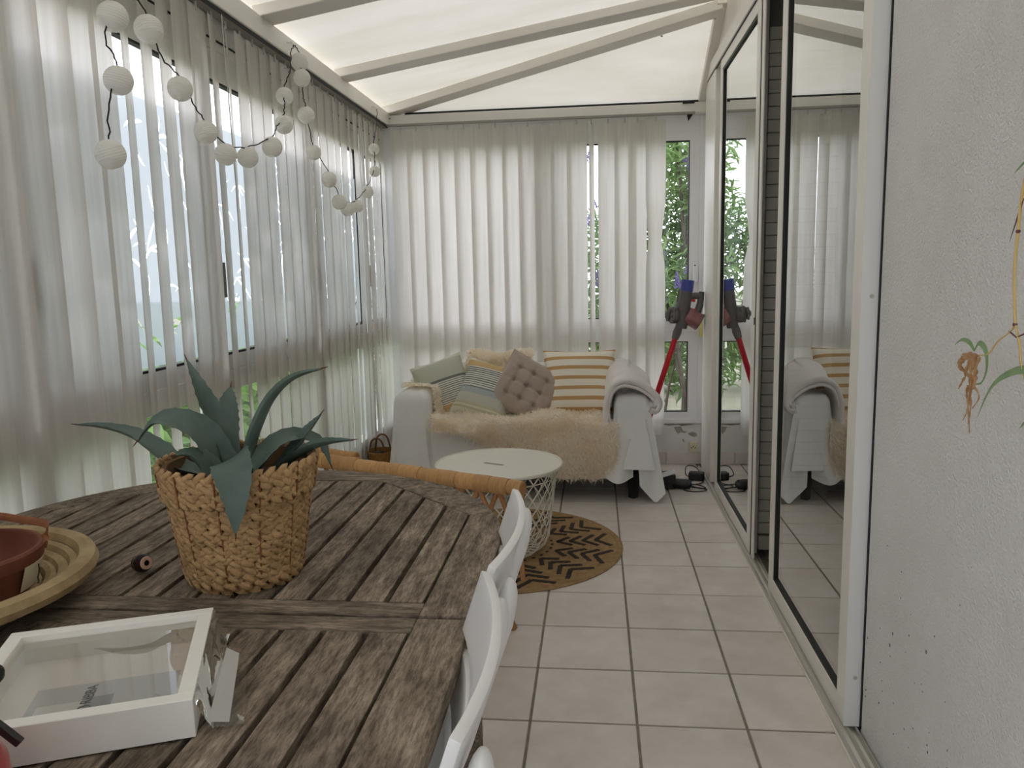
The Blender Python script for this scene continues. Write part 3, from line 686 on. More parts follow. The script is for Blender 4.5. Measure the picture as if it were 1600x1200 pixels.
MB().lathe([(r_*.98, z_*.68) for r_, z_ in prof], 48, TP).build('bowl', TERRA, tp, smooth=40)
PAPL = sheet_mat('pale_paper_label', (226,222,200), .15, 0, .85)
qa = radians(8)
lb = MB(); lb.shell(lambda u, v: TP+Vector(((.100+.013*v)*cos(-.18+.5*u+qa), (.100+.013*v)*sin(-.18+.5*u+qa), .008+.040*v)), 6, 4, .0006); lb = lab(lb.build('label', PAPL, tp, smooth=60), 'pale curled paper label with dark script')
INK = mat('dark_ink', (52,52,48), .8)
sq = MB(); sq.tube([TP+Vector((.1135*cos(.16+.02*sin(k*1.2)+.012*k), .1135*sin(.16+.02*sin(k*1.2)+.012*k), .012+.003*k+.003*cos(k*2.1))) for k in range(10)], .0011, 5); sq.build('script', INK, lb)
LEATH = mat('tan_leather_strap', (150,92,56), .55, c2=(122,70,42), ns=20)
stp = thing('leather_strap', 'narrow tan leather strap arching over the terracotta pot', 'strap', (-.95,1.12,.86))
pth = spline([(-1.16,1.12,.855),(-1.09,1.14,.882),(-.985,1.137,.882),(-.925,1.125,.880),(-.872,1.112,.878),(-.862,1.10,.868),(-.864,1.095,.856),(-.868,1.105,.846)], 5)
MB().tube(pth, .0062, 8, flat=.18, upv=(0,.3,1)).build('band', LEATH, stp, smooth=60)
MB().tube(spline([(-1.16,1.08,.872),(-1.09,1.12,.876),(-1.02,1.135,.866),(-.965,1.12,.850)], 5), .014, 8, flat=.12, upv=(0,-.3,1)).build('band', LEATH, stp, smooth=60)
BEADM = stripes('dark_bead_with_pale_bands', [(0,(196,160,140)),(.12,(40,26,24)),(.44,(150,120,110)),(.49,(44,28,26)),(.86,(206,172,152))], 'Z', .35, .04)
bd = thing('bead', 'small dark brown striped wooden bead lying between tray and planter', 'bead', (-.786,1.222,.772)); ORG[bd.name] = Vector((0,0,0))
o = MB().lathe([(.005,-.016),(.010,-.0165),(.0145,-.010),(.016,0),(.0145,.010),(.010,.0165),(.005,.016),(.005,-.016)], 20).build('body', BEADM, bd, smooth=50); o.rotation_euler = (0, radians(80), radians(-28)); 

# ------------------------------------------------------------------ white shadow-box frame in plastic wrap
WHITE = mat('white_lacquered_wood', (238,236,230), .35)
FR_A = Vector((-.535,.988,0)); ux = Vector((-.2323,-.0935,0)).normalized(); uy = Vector((.089,-.236,0)).normalized()
uy = (uy-ux*uy.dot(ux)).normalized(); FS = .25
fc = FR_A+ux*FS/2+uy*FS/2+Vector((0,0,.757))
fra = thing('shadow_box_frame', 'square white box frame lying face up at the near end of the table', 'picture frame', fc, rz=math.atan2(-ux.y, -ux.x)); ORG[fra.name] = Vector((0,0,0))
h = .045; a = FS/2; t_ = .018
for (x0,x1,y0,y1) in ((-a,a,a-t_,a),(-a,a,-a,-a+t_),(-a,-a+t_,-a+t_,a-t_),(a-t_,a,-a+t_,a-t_)): MB().box(x0,x1,y0,y1,0,h).build('frame_side', WHITE, fra, bevel=.0008, seg=1)
lab(MB().box(-a+t_,a-t_,-a+t_,a-t_,.004,.007).build('insert_card', mat('cream_insert_card', (232,226,220), .7), fra), 'pale printed insert card')
GREYP = mat('pale_grey_print', (196,196,194), .7); DKP = mat('mid_grey_print', (150,150,150), .7); BLK = mat('black_print', (24,22,30), .6)
def rect(nm, x0,x1,y0,y1,z,m, par): return MB().box(x0,x1,y0,y1,z-.0003,z).build(nm, m, par)
card = rect('printed_panel', -.070,.092,-.085,.026,.0076,GREYP, fra)
WP = mat('white_print', (226,224,220), .7)
rect('print_block', -.060,.010,-.095,-.018,.0080,WP, fra); rect('print_block', -.008,.022,-.060,-.012,.0084,DKP, fra)
for k in range(6): rect('print_line', -.05+.006*k,-.048+.006*k,-.09+.002*k,-.05-.003*(k%3),.0085,GREYP, fra)
for k in range(3): rect('print_line', -.005+.008*k,-.001+.008*k,-.092,-.070,.0085,DKP, fra)
rect('print_line', .016,.0185,-.056,-.035,.0088,DKP, fra)
# word on the card, read along its short side
cu = bpy.data.curves.new('word', 'FONT'); cu.body = 'RIBBA'; cu.size = .017; cu.extrude = .0001
tmp = bpy.data.objects.new('word', cu); COL.objects.link(tmp); dg = bpy.context.evaluated_depsgraph_get(); me = bpy.data.meshes.new_from_object(tmp.evaluated_get(dg))
bpy.data.objects.remove(tmp); me.materials.append(BLK)
tx = bpy.data.objects.new('printed_word', me); COL.objects.link(tx); tx.parent = fra; tx.location = (-.001,-.028,.0089); tx.rotation_euler = (0,0,pi/2)
ring = []
mb = MB()
for k in range(24):
    q = 2*pi*k/24; w_ = .0012+.0022*max(0,cos(q-pi/2-.4)); 
    for rr_ in (.0075, .0075-w_): ring.append((-.006+rr_*cos(q), -.038+rr_*.9*sin(q), .0089))
mb.add(ring, [(2*k, 2*((k+1)%24), 2*((k+1)%24)+1, 2*k+1) for k in range(24)]); mb.build('printed_emblem', BLK, fra)
WRAP = glass_mat('clear_plastic_wrap', 2.0, tint=(.97,.97,.97), dirt=.05)
GLZ = glass_mat('clear_front_sheet', 2.0)
MB().add([(-a+t_,-a+t_,h-.009),(a-t_,-a+t_,h-.009),(a-t_,a-t_,h-.009),(-a+t_,a-t_,h-.009)], [(0,1,2,3)]).build('front_sheet', GLZ, fra)
wr_ = MB(); rw = random.Random(4)
def wrapP(u, v):
    y = -a+2*a*u; x = a+.001+.020*v**1.4+.004*sin(9*u+3*v)*v; z = h*(1-v)**1.3+.002+.004*abs(sin(13*u))*v*(1-v)
    return (x, y, z)
wr_.grid(wrapP, 16, 6); wr_.build('plastic_wrap', WRAP, fra, smooth=50)
FLAP = sheet_mat('white_plastic_flap', (232,232,230), .3, .15, .6)
MB().add([(a+.012,-.115,.010),(a+.034,-.112,.004),(a+.036,.052,.006),(a+.020,.058,.014)], [(0,1,2,3)]).build('plastic_flap', FLAP, fra)
MB().add([(a+.016,-.122,.006),(a+.050,-.118,.002),(a+.046,.060,.004),(a+.022,.070,.010)], [(0,1,2,3)]).build('plastic_flap', WRAP, fra)

# ------------------------------------------------------------------ red hand sprayer at the near corner
RED = mat('glossy_red_plastic', (176,34,38), .3, coat=.3); BLACK = mat('black_plastic', (24,23,24), .4)
SPC = Vector((-.602,.587,.757))
spn = thing('hand_sprayer', 'red spray bottle with black trigger head in front of the white frame', 'sprayer', SPC)
MB().lathe([(0,0),(.056,0),(.062,.006),(.064,.03),(.062,.06),(.052,.082),(.030,.10),(.018,.108),(.018,.12),(0,.12)], 36, SPC).build('bottle', RED, spn, smooth=50)
MB().lathe([(0,.108),(.022,.108),(.022,.128),(.015,.134),(.013,.150),(0,.150)], 24, SPC).build('collar', BLACK, spn, smooth=50)
lev = spline([(-.590,.598,.902),(-.568,.606,.876),(-.553,.612,.858),(-.532,.616,.836)], 6)
MB().tube([(-.602,.587,.893),(-.600,.590,.905),(-.586,.600,.903)], [.014,.016,.012], 10).build('head', BLACK, spn, smooth=50)
MB().tube(lev, .0085, 4, flat=.6, upv=(.3,-.6,.7)).build('trigger', BLACK, spn, bevel=.001)
MB().ball((-.5735,.640,.889), .0105, 14, 10).build('nozzle', BLACK, spn, smooth=180)
MB().tube([(-.590,.600,.90),(-.5735,.640,.887)], .006, 8).ball((-.572,.633,.872), .006, 10, 8).build('spout', BLACK, spn, smooth=50)
# ------------------------------------------------------------------ round jute rug with printed chevrons
JUTE = mat('braided_jute', (170,140,100), .9, c2=(146,116,78), ns=30, bump=.4, bs=160, rnd=False)
JBLK = mat('black_printed_jute', (42,36,32), .9, c2=(56,46,38), ns=40, bump=.3, bs=160)
RC = Vector((-.44,3.455,0)); RR = .56
rug = thing('round_rug', 'round jute rug with black chevron pattern under the wire coffee table', 'rug', RC)
prof = [(0,.006)]
for k in range(28):
    r0 = RR*k/28; r1 = RR*(k+1)/28; prof += [(r0+.0025,.0062),(r0+.008,.009),(r1-.008,.009),(r1-.0025,.0062)]
prof += [(RR,.004),(RR-.002,.0005)]
MB().lathe(prof, 96, RC).build('braid', JUTE, rug, smooth=40)
mb = MB()
def bar(p, d, L, w):
    d = Vector((d[0],d[1],0)).normalized(); n = Vector((-d.y,d.x,0)); p = Vector((p[0],p[1],0)); q = p+d*L
    mb.add([p-n*w/2+Vector((0,0,.0100)), q-n*w/2+Vector((0,0,.0100)), q+n*w/2+Vector((0,0,.0100)), p+n*w/2+Vector((0,0,.0100)), p-n*w/2+Vector((0,0,.0082)), q-n*w/2+Vector((0,0,.0082)), q+n*w/2+Vector((0,0,.0082)), p+n*w/2+Vector((0,0,.0082))],
           [(0,1,2,3),(0,4,5,1),(1,5,6,2),(2,6,7,3),(3,7,4,0)])
NC = 14
for sct in range(NC):
    q = 2*pi*sct/NC+.17
    for k in range(5):
        R_ = .262+.060*k+.006*(sct % 3); apex = RC+Vector((R_*cos(q), R_*sin(q), 0))
        for sg in (-1,1):
            q2_ = q+sg*pi/NC*.72; ro = R_+.066; e = RC+Vector((ro*cos(q2_), ro*sin(q2_), 0))
            if ro < RR-.004: bar(apex, e-apex, (e-apex).length, .020)
for ring_r, n_ in ((.12,14),(.17,20),(.235,30)):
    for k in range(n_):
        q = 2*pi*k/n_; p = RC+Vector((ring_r*cos(q), ring_r*sin(q), 0)); bar(p, (-sin(q),cos(q)), .015, .011)
for k in range(18):
    q = 2*pi*k/18; p = RC+Vector((.06*cos(q), .06*sin(q), 0)); bar(p, (cos(q+(1 if k%2 else -1)*.7), sin(q+(1 if k%2 else -1)*.7)), .03, .010)
stuff(mb.build('printed_chevrons', JBLK, rug))

# ------------------------------------------------------------------ wire coffee table
CREAMT = mat('cream_table_lacquer', (228,226,214), .38)
WIREM = mat('cream_wire', (236,233,222), .4)
CC = Vector((-.435,3.395,.010))
ct = thing('coffee_table', 'round white coffee table with open wire basket base in front of the sofa', 'coffee table', CC)
MB().lathe([(0,.388),(.283,.388),(.288,.392),(.288,.401),(.285,.404),(.279,.404),(.277,.4005),(0,.4005)], 64, CC).build('tabletop', CREAMT, ct, smooth=40)
sl_ = MB(); c0 = CC+Vector((-.02,-.02,.4008)); dx = Vector((.9,-.42,0)).normalized(); dy = Vector((-dx.y,dx.x,0)); P = []
for k in range(16):
    q = 2*pi*k/16; P.append(c0+dx*((.042 if cos(q) >= 0 else -.042)+.011*cos(q))+dy*.011*sin(q))
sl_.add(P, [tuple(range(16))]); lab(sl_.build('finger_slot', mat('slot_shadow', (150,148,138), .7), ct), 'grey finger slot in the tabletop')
mb = MB()
def wr_r(v): return .262-.048*v if v < .82 else (.262-.048*.82)-.055*((v-.82)/.18)**2
for d in (-1,1):
    for k in range(26):
        q0 = 2*pi*k/26; pts = []
        for j in range(13):
            v = j/12; q = q0+d*v*1.25; z = .385*(1-v)+.004; pts.append(CC+Vector((wr_r(v)*cos(q), wr_r(v)*sin(q), z)))
        for j in (1,2,3): r_ = wr_r(1)*(1-.26*j); q = q0+d*(1.25+.12*j); pts.append(CC+Vector((r_*cos(q), r_*sin(q), .004)))
        mb.tube(pts, .0025, 5)
def ringw(r_, z, w=.0026): mb.tube([CC+Vector((r_*cos(2*pi*k/48), r_*sin(2*pi*k/48), z)) for k in range(48)], w, 6, closed=True)
ringw(.264,.386,.003); ringw(.262,.352); ringw(wr_r(1),.004); ringw(wr_r(.55), .385*.45+.004, .0018); ringw(.045,.004)
mb.build('wire_basket', WIREM, ct, smooth=60)

# ------------------------------------------------------------------ rattan bench behind the table
RAT = mat('honey_rattan_peel', (204,162,110), .5, c2=(182,134,82), ns=60, stretch=(.4,.4,6), var=.14, bump=.2, bs=60, bstretch=(.3,.3,5), spec=.4)
RAT2 = mat('rattan_cane', (188,140,92), .5, c2=(160,108,64), ns=20, var=.08)
rtb = thing('rattan_bench', 'honey-coloured rattan bench with peel-wrapped rails beyond the wooden table', 'bench', (-.66,2.85,0))
A0, A1 = Vector((-.235,2.432,.565)), Vector((-1.10,2.795,.575))
B0, B1 = Vector((-1.01,3.14,.492)), Vector((-1.25,3.24,.50))
def wrapped(a, b, r, nseg, seed):
    rr = random.Random(seed); cuts = [0]
    while cuts[-1] < 1: cuts.append(cuts[-1]+rr.uniform(.6,1.5)/nseg)
    cuts[-1] = 1.0; L = (b-a); t = L.normalized(); rot = t.to_track_quat('Z','Y').to_matrix()
    for u, v in zip(cuts, cuts[1:]):
        p0 = a+L*u; p1 = a+L*v; rad = r*rr.uniform(.94,1.08); ln = (p1-p0).length
        if ln < .004: continue
        o = MB().lathe([(rad*.72,-.001),(rad*.98,.001),(rad*1.02,ln*.3),(rad,ln*.7),(rad*.98,ln-.001),(rad*.72,ln+.001)], 18).build('rattan_wrap', RAT, None, smooth=50)
        o.parent = rtb; o.location = p0-ORG[rtb.name]; o.rotation_euler = rot.to_euler()
    MB().tube([a, b], r*.75, 12).build('rail', RAT2, rtb, smooth=60)
wrapped(A0, A1, .027, 15, 3); wrapped(B0, B1, .024, 5, 8)
def cane(pts, r, nm='cane'): return MB().tube(spline(pts, 6), r, 8).build(nm, RAT2, rtb, smooth=60)
dA = (A1-A0).normalized(); dn = Vector((-dA.y,dA.x,0)); dn = dn if dn.y > 0 else -dn
cane([A0+dA*.02, (-.262,2.48,.40), (-.335,2.52,.25), (-.34,2.57,.12), (-.302,2.615,0)], .021, 'leg')
cane([A1, (-1.09,2.83,.3), (-1.10,2.86,0)], .017, 'leg')
cane([B0, (-1.0,3.16,.25), (-.99,3.18,0)], .017, 'leg'); cane([B1, (-1.24,3.25,.25), (-1.24,3.26,0)], .017, 'leg')
for k in range(11):
    p = A0+dA*(.02+.075*k); q = A0+dA*(.09+.075*k)
    cane([p-Vector((0,0,.02)), (p+q)/2+Vector((0,.01,-.10)), q+Vector((0,.02,-.20)), q+dA*.02+Vector((0,.02,-.32))], .0085)
    cane([q-Vector((0,0,.02)), (p+q)/2+Vector((0,.012,-.11)), p+Vector((0,.02,-.22)), p-dA*.01+Vector((0,.03,-.32))], .0085)
cane([(-.34,2.53,.24), A0+dA*.4+Vector((0,.03,-.33)), A0+dA*.9+Vector((0,.03,-.33))], .012)
for v in (.35,.62,.9):
    p = A0+dA*(.94*v)+Vector((0,.03,-.33)); cane([p, p+dn*.25, p+dn*.46+Vector((-.10,0,0))], .011)

# ------------------------------------------------------------------ white folding resin chairs along the table
RESIN = mat('white_resin', (236,236,236), .38, c2=(228,228,228), ns=4)
def make_chair(label, loc, rz):
    t = thing('folding_chair', label, 'chair', (0,0,0), 'white folding chairs along the table')
    rec = .34                                                    # backrest lean: x moves towards the seat going down
    for j, zt in enumerate((.845,.742,.650,.562,.478)):
        hh = (.088,.062,.062,.062,.062)[j]; x0 = -(.845-zt)*rec
        hw = .200 if j == 0 else .178
        def P(u, v, zt=zt, hh=hh, x0=x0, hw=hw):
            y = -hw+2*hw*u; bow = .026*(1-(y/.2)**2); return (x0+bow-v*hh*rec, y, zt-v*hh)
        m_ = MB(); m_.shell(P, 20, 4, .013); m_.build('back_slat', RESIN, t, smooth=35, bevel=.002, seg=2)
    for s in (-1,1):
        m_ = MB(); m_.tube([(.016,s*.170,.818),(.0155,s*.170,.815),(.015,s*.170,.808),(.0135,s*.170,.797),(.011,s*.171,.782),(.004,s*.172,.75)]+spline([(-.03,s*.176,.65),(-.10,s*.184,.45),(-.20,s*.192,.22),(-.30,s*.196,0)], 6), [.004,.013,.020,.026,.029,.030]+[.028]*4+[.024]*15, 16, flat=.5, upv=(0,1,0)); m_.build('leg', RESIN, t, smooth=50)
        m_ = MB(); m_.tube([(-.47,s*.165,.43),(-.30,s*.168,.28),(.0,s*.170,0)], .017, 10, flat=.6, upv=(0,1,0)); m_.build('leg', RESIN, t, smooth=50)
        MB().beam((-.08,s*.165,.43), (-.48,s*.165,.44), .022, .035).build('seat_rail', RESIN, t, bevel=.003)
    for k in range(6): MB().box(-.49+.068*k,-.433+.068*k,-.185,.185,.447,.463).build('seat_slat', RESIN, t, bevel=.004)
    t.location = loc; t.rotation_euler = (0,0,rz); return t
make_chair('white slatted resin folding chair pushed against the far right side of the table', (-.144,1.243,0), radians(1))
make_chair('nearer white slatted resin folding chair at the right edge of the table', (-.134,.830,0), radians(4))

# ------------------------------------------------------------------ sofa with white cover
COVER = mat('white_ribbed_cotton_cover', (236,236,236), .9, c2=(229,229,229), ns=6, bump=.22, bs=260, bstretch=(1,1,.35), rnd=False, sheen=.2)
SBLK = mat('black_sofa_frame', (26,24,24), .7)
SX0, SX1, SY0, SY1 = -1.135, .295, 4.205, 4.875
so = thing('sofa', 'two-seat sofa under a loose white ribbed cover against the end blinds', 'sofa', ((SX0+SX1)/2, 4.5, 0))
def drape(x0, x1, y0, y1, z0, z1, flare=.0, r=.04, seed=1, amp=.01, hem=None):
    # rounded block of cloth: top, rounded shoulders, sides that flare and ripple towards the hem
    rnd = random.Random(seed); ph = [rnd.uniform(0,6) for _ in range(4)]; per = []
    n = 64; cx, cy = (x0+x1)/2, (y0+y1)/2; hx, hy = (x1-x0)/2, (y1-y0)/2
    for k in range(n):
        q = 2*pi*k/n; e = .22; per.append((math.copysign(abs(cos(q))**e, cos(q)), math.copysign(abs(sin(q))**e, sin(q)), q))
    m = MB(); rings = [(0,0.0),(.5,.0),(1-r/min(hx,hy),0.0)]
    b = 0; L = []
    for f in (0.02,.35,.7,.9): L.append([(cx+a*(hx-r)*f, cy+c*(hy-r)*f, z1+.006*sin(3*a+ph[0])*f) for a, c, q in per])
    for k in range(0,5):
        an = pi/2*k/4; L.append([(cx+a*(hx-r+r*sin(an)), cy+c*(hy-r+r*sin(an)), z1-r+r*cos(an)) for a, c, q in per])
    for v in (.2,.4,.6,.8,1.0):
        ring = []
        for a, c, q in per:
            zb = hem(q) if hem else z0; rip = amp*v*(sin(7*q+ph[1])+.6*sin(13*q+ph[2])); fl = flare*v**1.5+rip
            ring.append((cx+a*(hx+fl), cy+c*(hy+fl), (z1-r)+(zb-z1+r)*v))
        L.append(ring)
    m.v = [p for ring in L for p in ring]
    m.f.append(tuple(range(n)))
    for i in range(len(L)-1):
        for k in range(n): l = (k+1) % n; m.f.append((i*n+k, (i+1)*n+k, (i+1)*n+l, i*n+l))
    return m
MB().box(SX0+.06,SX1-.06,SY0+.06,SY1-.02,.13,.30).build('frame', SBLK, so, bevel=.01)
for x in (SX0+.12, .205):
    for y in (SY0+.055, SY1-.08): MB().lathe([(.0,0),(.026,0),(.035,.14),(0,.14)], 4, (x,y,0)).build('leg', SBLK, so)
drape(SX0+.15, .135, SY0+.01, SY1-.15, .16, .432, .015, .05, 3, .008, lambda q: .135+.02*sin(3*q)+.03*max(0,-sin(q))*sin(5*q)).build('seat_cover', COVER, so, smooth=60)
drape(SX0, SX0+.205, SY0-.005, SY1-.02, .02, .605, .050, .06, 5, .009, lambda q: .03+.02*sin(4*q)).build('arm_cover', COVER, so, smooth=60)
drape(.098, SX1, SY0-.005, SY1-.02, .02, .585, .055, .045, 8, .014, lambda q: .03 if -.9 < q < .3 or q > 5.5 else .10+.09*max(0,sin(q+pi))).build('arm_cover', COVER, so, smooth=60)
drape(SX0+.12, .17, SY1-.20, SY1, .16, .705, .01, .06, 9, .006).build('back_cover', COVER, so, smooth=60)
# hanging front corner of the cover over the right arm, and the swag beside it
def tipP(u, v): 
    x = .275+.030*u+.075*v*(u-.35)+.02*v; y = SY0-.05-.012*sin(5*u)-.02*v
    zb = .005+.13*abs(u-.55)**1.2*2; z = .42*(1-v)+zb*v; return (x,y,z)
MB().shell(lambda u, v: (.205+.085*u*(1+.6*v)+.030*v, SY0-.010-.055*v**1.2-.010*sin(5*u+2*v)*v, .53*(1-v)+(.002+.17*abs(u-.62)**1.1)*v), 12, 12, .004).build('cover_corner', COVER, so, smooth=60)
MB().shell(lambda u, v: (.02+.18*u, SY0-.022-.03*sin(pi*u)*(.3+v)-.008*sin(9*u+3*v)-.012*v, .37-.02*u-(.21+.035*sin(pi*u))*v), 14, 8, .004).build('cover_swag', COVER, so, smooth=60)

# ------------------------------------------------------------------ cream fur throw
FUR = mat('cream_faux_fur', (255,251,243), .95, c2=(252,244,230), ns=8, sheen=.3, rnd=False, translucent=.6)
ft = thing('fur_throw', 'shaggy cream fur throw spread over the sofa seat and back', 'throw', (-.45,4.45,.44))
def fur(fn, nu, nv, count, L, name_seed, flow):
    m = MB(); m.grid(fn, nu, nv); m.build('backing', FUR, ft, smooth=180)
    rr = random.Random(name_seed); vs = []; fs = []
    e = .004
    for k in range(count):
        u = rr.random(); v = rr.random(); p = Vector(fn(u, v)); a = Vector(fn(min(u+e,1), v))-Vector(fn(max(u-e,0), v)); c = Vector(fn(u, min(v+e,1)))-Vector(fn(u, max(v-e,0)))
        n = a.cross(c)
        if n.length < 1e-12: continue
        n.normalize()
        if n.z < -.2 or (abs(n.z) < .3 and n.y > 0): n = -n
        d = (n*.5+Vector((rr.gauss(0,.45), rr.gauss(0,.45), rr.gauss(0,.2)))+Vector(flow)*(.5+mnoise.noise(p*9)*.9)).normalized()
        w = Vector((rr.gauss(0,1), rr.gauss(0,1), rr.gauss(0,1))).cross(d).normalized()*.0034; l = L*rr.uniform(.6,1.3); g_ = Vector((0,0,-.25*l))
        i = len(vs); vs += [p-w-n*.002, p+w-n*.002, p+d*l*.6+w*.8, p+d*l*.6-w*.8, p+d*l+g_]; fs += [(i,i+1,i+2,i+3), (i+3,i+2,i+4)]
    stuff(MB().add(vs, fs).build('pile', FUR, ft))
def seat_fur(u, v):
    x = -.915+1.015*u; bump_ = .012*sin(9*u+4*v)+.010*sin(17*u-7*v)
    zb = .40 if u < .10 else (.40-.27*min(1,(u-.10)/.62)**1.1 if u < .93 else .13+.5*(u-.93))
    if v < .6: t = v/.6; y = 4.66-.47*t; z = .452+bump_*(.5+t)
    elif v < .72: t = (v-.6)/.12; y = 4.19-.03*sin(t*pi/2); z = .452+bump_-.03*t
    else: t = (v-.72)/.28; y = 4.16-.012*sin(pi*t)-.008*sin(8*u+3*t); z = (.422+bump_)*(1-t)+zb*t
    return (x-.02*sin(6*v), y, z)
fur(seat_fur, 46, 34, 15000, .034, 2, (0,-.35,-.35))
def back_fur(u, v):
    x = -.80+.40*u+.02*sin(5*v); b = .014*sin(8*u+5*v)
    if v < .4: t = v/.4; y = 4.86-.17*t; z = .752+b+.01*sin(pi*t)
    else: t = (v-.4)/.6; y = 4.69-.07*t; z = .752+b-.25*t
    return (x, y, z)
fur(back_fur, 20, 16, 6000, .028, 5, (0,-.2,.1))
def arm_fur(u, v):
    y = 4.30+.36*u; b = .010*sin(9*u+5*v)
    if v < .55: t = v/.55; x = -1.10+.185*t; z = .618+b
    else: t = (v-.55)/.45; x = -.915+.02*t; z = .618+b-.17*t
    return (x, y+.03*sin(4*v), z)
fur(arm_fur, 14, 14, 4500, .022, 6, (.1,-.3,-.1))

# ------------------------------------------------------------------ cushions
def pillow(w, h, th, tuft=False, seed=1, nu=40):
    m = MB(); rnd = random.Random(seed); ph = rnd.uniform(0,6)
    def prof(u, v):
        a = (1-abs(2*u-1)**3.2)*(1-abs(2*v-1)**3.2); t = th/2*max(a,0)**.55
        if tuft:
            for i in range(3):
                for j in range(3):
                    d2 = ((u-(i+1)/4)**2+(v-(j+1)/4)**2); t -= .5*t*exp(-d2/.0012)
            t -= .17*th*max(0,a)*(exp(-(sin(4*pi*u)/.30)**2)*.5+exp(-(sin(4*pi*v)/.30)**2)*.5)
        return t+.003*sin(9*u+ph)*sin(7*v)*a
    def xy(u, v):
        pin = .055*(4*u*(1-u)); pv = .055*(4*v*(1-v)); return ((u-.5)*w*(1-pv*1.2), (v-.5)*h*(1-pin*1.2))
    n = nu
    for sg in (1,-1):
        b = len(m.v)
        for j in range(n+1):
            for i in range(n+1):
                u, v = i/n, j/n; x, y = xy(u, v); m.v.append((x, y, sg*(prof(u,v)+.0008)))
        for j in range(n):
            for i in range(n):
                a = b+j*(n+1)+i; f = (a,a+1,a+n+2,a+n+1); m.f.append(f if sg > 0 else f[::-1])
    return m
def place_pillow(label, matl, w, h, th, loc, xax, nrm, tuft=False, seed=1):
    # local X = across, local Y = up the cushion, local Z = face normal
    z = Vector(nrm).normalized(); x = Vector(xax); x = (x-z*x.dot(z)).normalized(); y = z.cross(x)
    t = bpy.data.objects.new('cushion', None); COL.objects.link(t); t['label'] = label; t['category'] = 'cushion'; t['group'] = 'cushions on the sofa'; t.empty_display_size = .05
    t.matrix_world = Matrix(((x.x,y.x,z.x,loc[0]),(x.y,y.y,z.y,loc[1]),(x.z,y.z,z.z,loc[2]),(0,0,0,1)))
    o = pillow(w, h, th, tuft, seed).build('cover', matl, None, smooth=180); o.parent = t
    m = MB(); e = [(-w/2,-h/2),(w/2,-h/2),(w/2,h/2),(-w/2,h/2)]; pts = []
    for a, b in zip(e, e[1:]+e[:1]):
        for k in range(8):
            f = k/8; px = a[0]+(b[0]-a[0])*f; py = a[1]+(b[1]-a[1])*f; s = 4*f*(1-f)*.066; pts.append((px*(1-(s if abs(a[0]-b[0]) < 1e-6 else 0)), py*(1-(s if abs(a[1]-b[1]) < 1e-6 else 0)), 0))
    m.tube(pts, .003, 6, closed=True).build('piping', matl, None, smooth=60).parent = t
    if tuft:
        for i in range(3):
            for j in range(3): b = MB().ball(((i-1)*w/4*.97, (j-1)*h/4*.97, th*.16), .008, 10, 6, (1,1,.4)).build('button', matl, None, smooth=60); b.parent = t
    return t
SAGE, CREAM, DKG, TAN = (196,198,182), (232,228,212), (120,124,120), (196,162,110)
st = [(0,(206,176,126)),(.20,CREAM)]
for k in range(12): st += [(.215+.034*k, DKG),(.229+.034*k,(222,222,210))]
st = st[:25]+[(.63,SAGE),(.94,(222,220,204))]
PM1 = stripes('sage_cushion_with_thin_stripes', st, 'Y', size=.36)
st2 = [(0,(216,214,196)),(.10,(196,190,160)),(.13,(216,214,196)),(.16,(196,190,160)),(.19,(196,196,182)),(.34,(176,182,184)),(.44,(120,126,126)),(.46,(216,216,206))]
for k in range(9): st2 += [(.485+.036*k, (96,100,98)),(.499+.036*k,(216,216,206))]
st2 += [(.81,(202,172,124)),(.93,(228,226,214))]
PM2 = stripes('blue_grey_striped_cushion', st2, 'Y', size=.38)
st4 = [(0,(224,214,190))]
for k in range(7): st4 += [(.060+.150*k, (196,158,108)),(.112+.150*k,(236,229,214))]
PM4 = stripes('cream_cushion_with_tan_stripes', st4, 'Y', size=.40)
PM3 = mat('taupe_velvet', (176,160,148), .85, c2=(166,150,138), ns=10, sheen=.4, bump=.08, bs=200)
place_pillow('sage and cream thinly striped cushion nearest the left sofa arm', PM1, .31, .36, .13, (-.890,4.50,.585), (.93,-.05,.38), (.10,-.90,.30), seed=1)
place_pillow('blue-grey and beige striped cushion leaning between the sage and taupe cushions', PM2, .32, .37, .13, (-.640,4.47,.575), (.93,.02,-.34), (.02,-.80,.55), seed=2)
place_pillow('taupe button-tufted cushion in the middle of the sofa', PM3, .37, .35, .11, (-.395,4.45,.590), (.80,.05,-.52), (.06,-.86,.42), tuft=True, seed=3)
place_pillow('cream cushion with wide tan stripes beside the white blanket', PM4, .42, .39, .15, (-.092,4.50,.615), (1,-.04,.03), (.03,-.90,.36), seed=4)

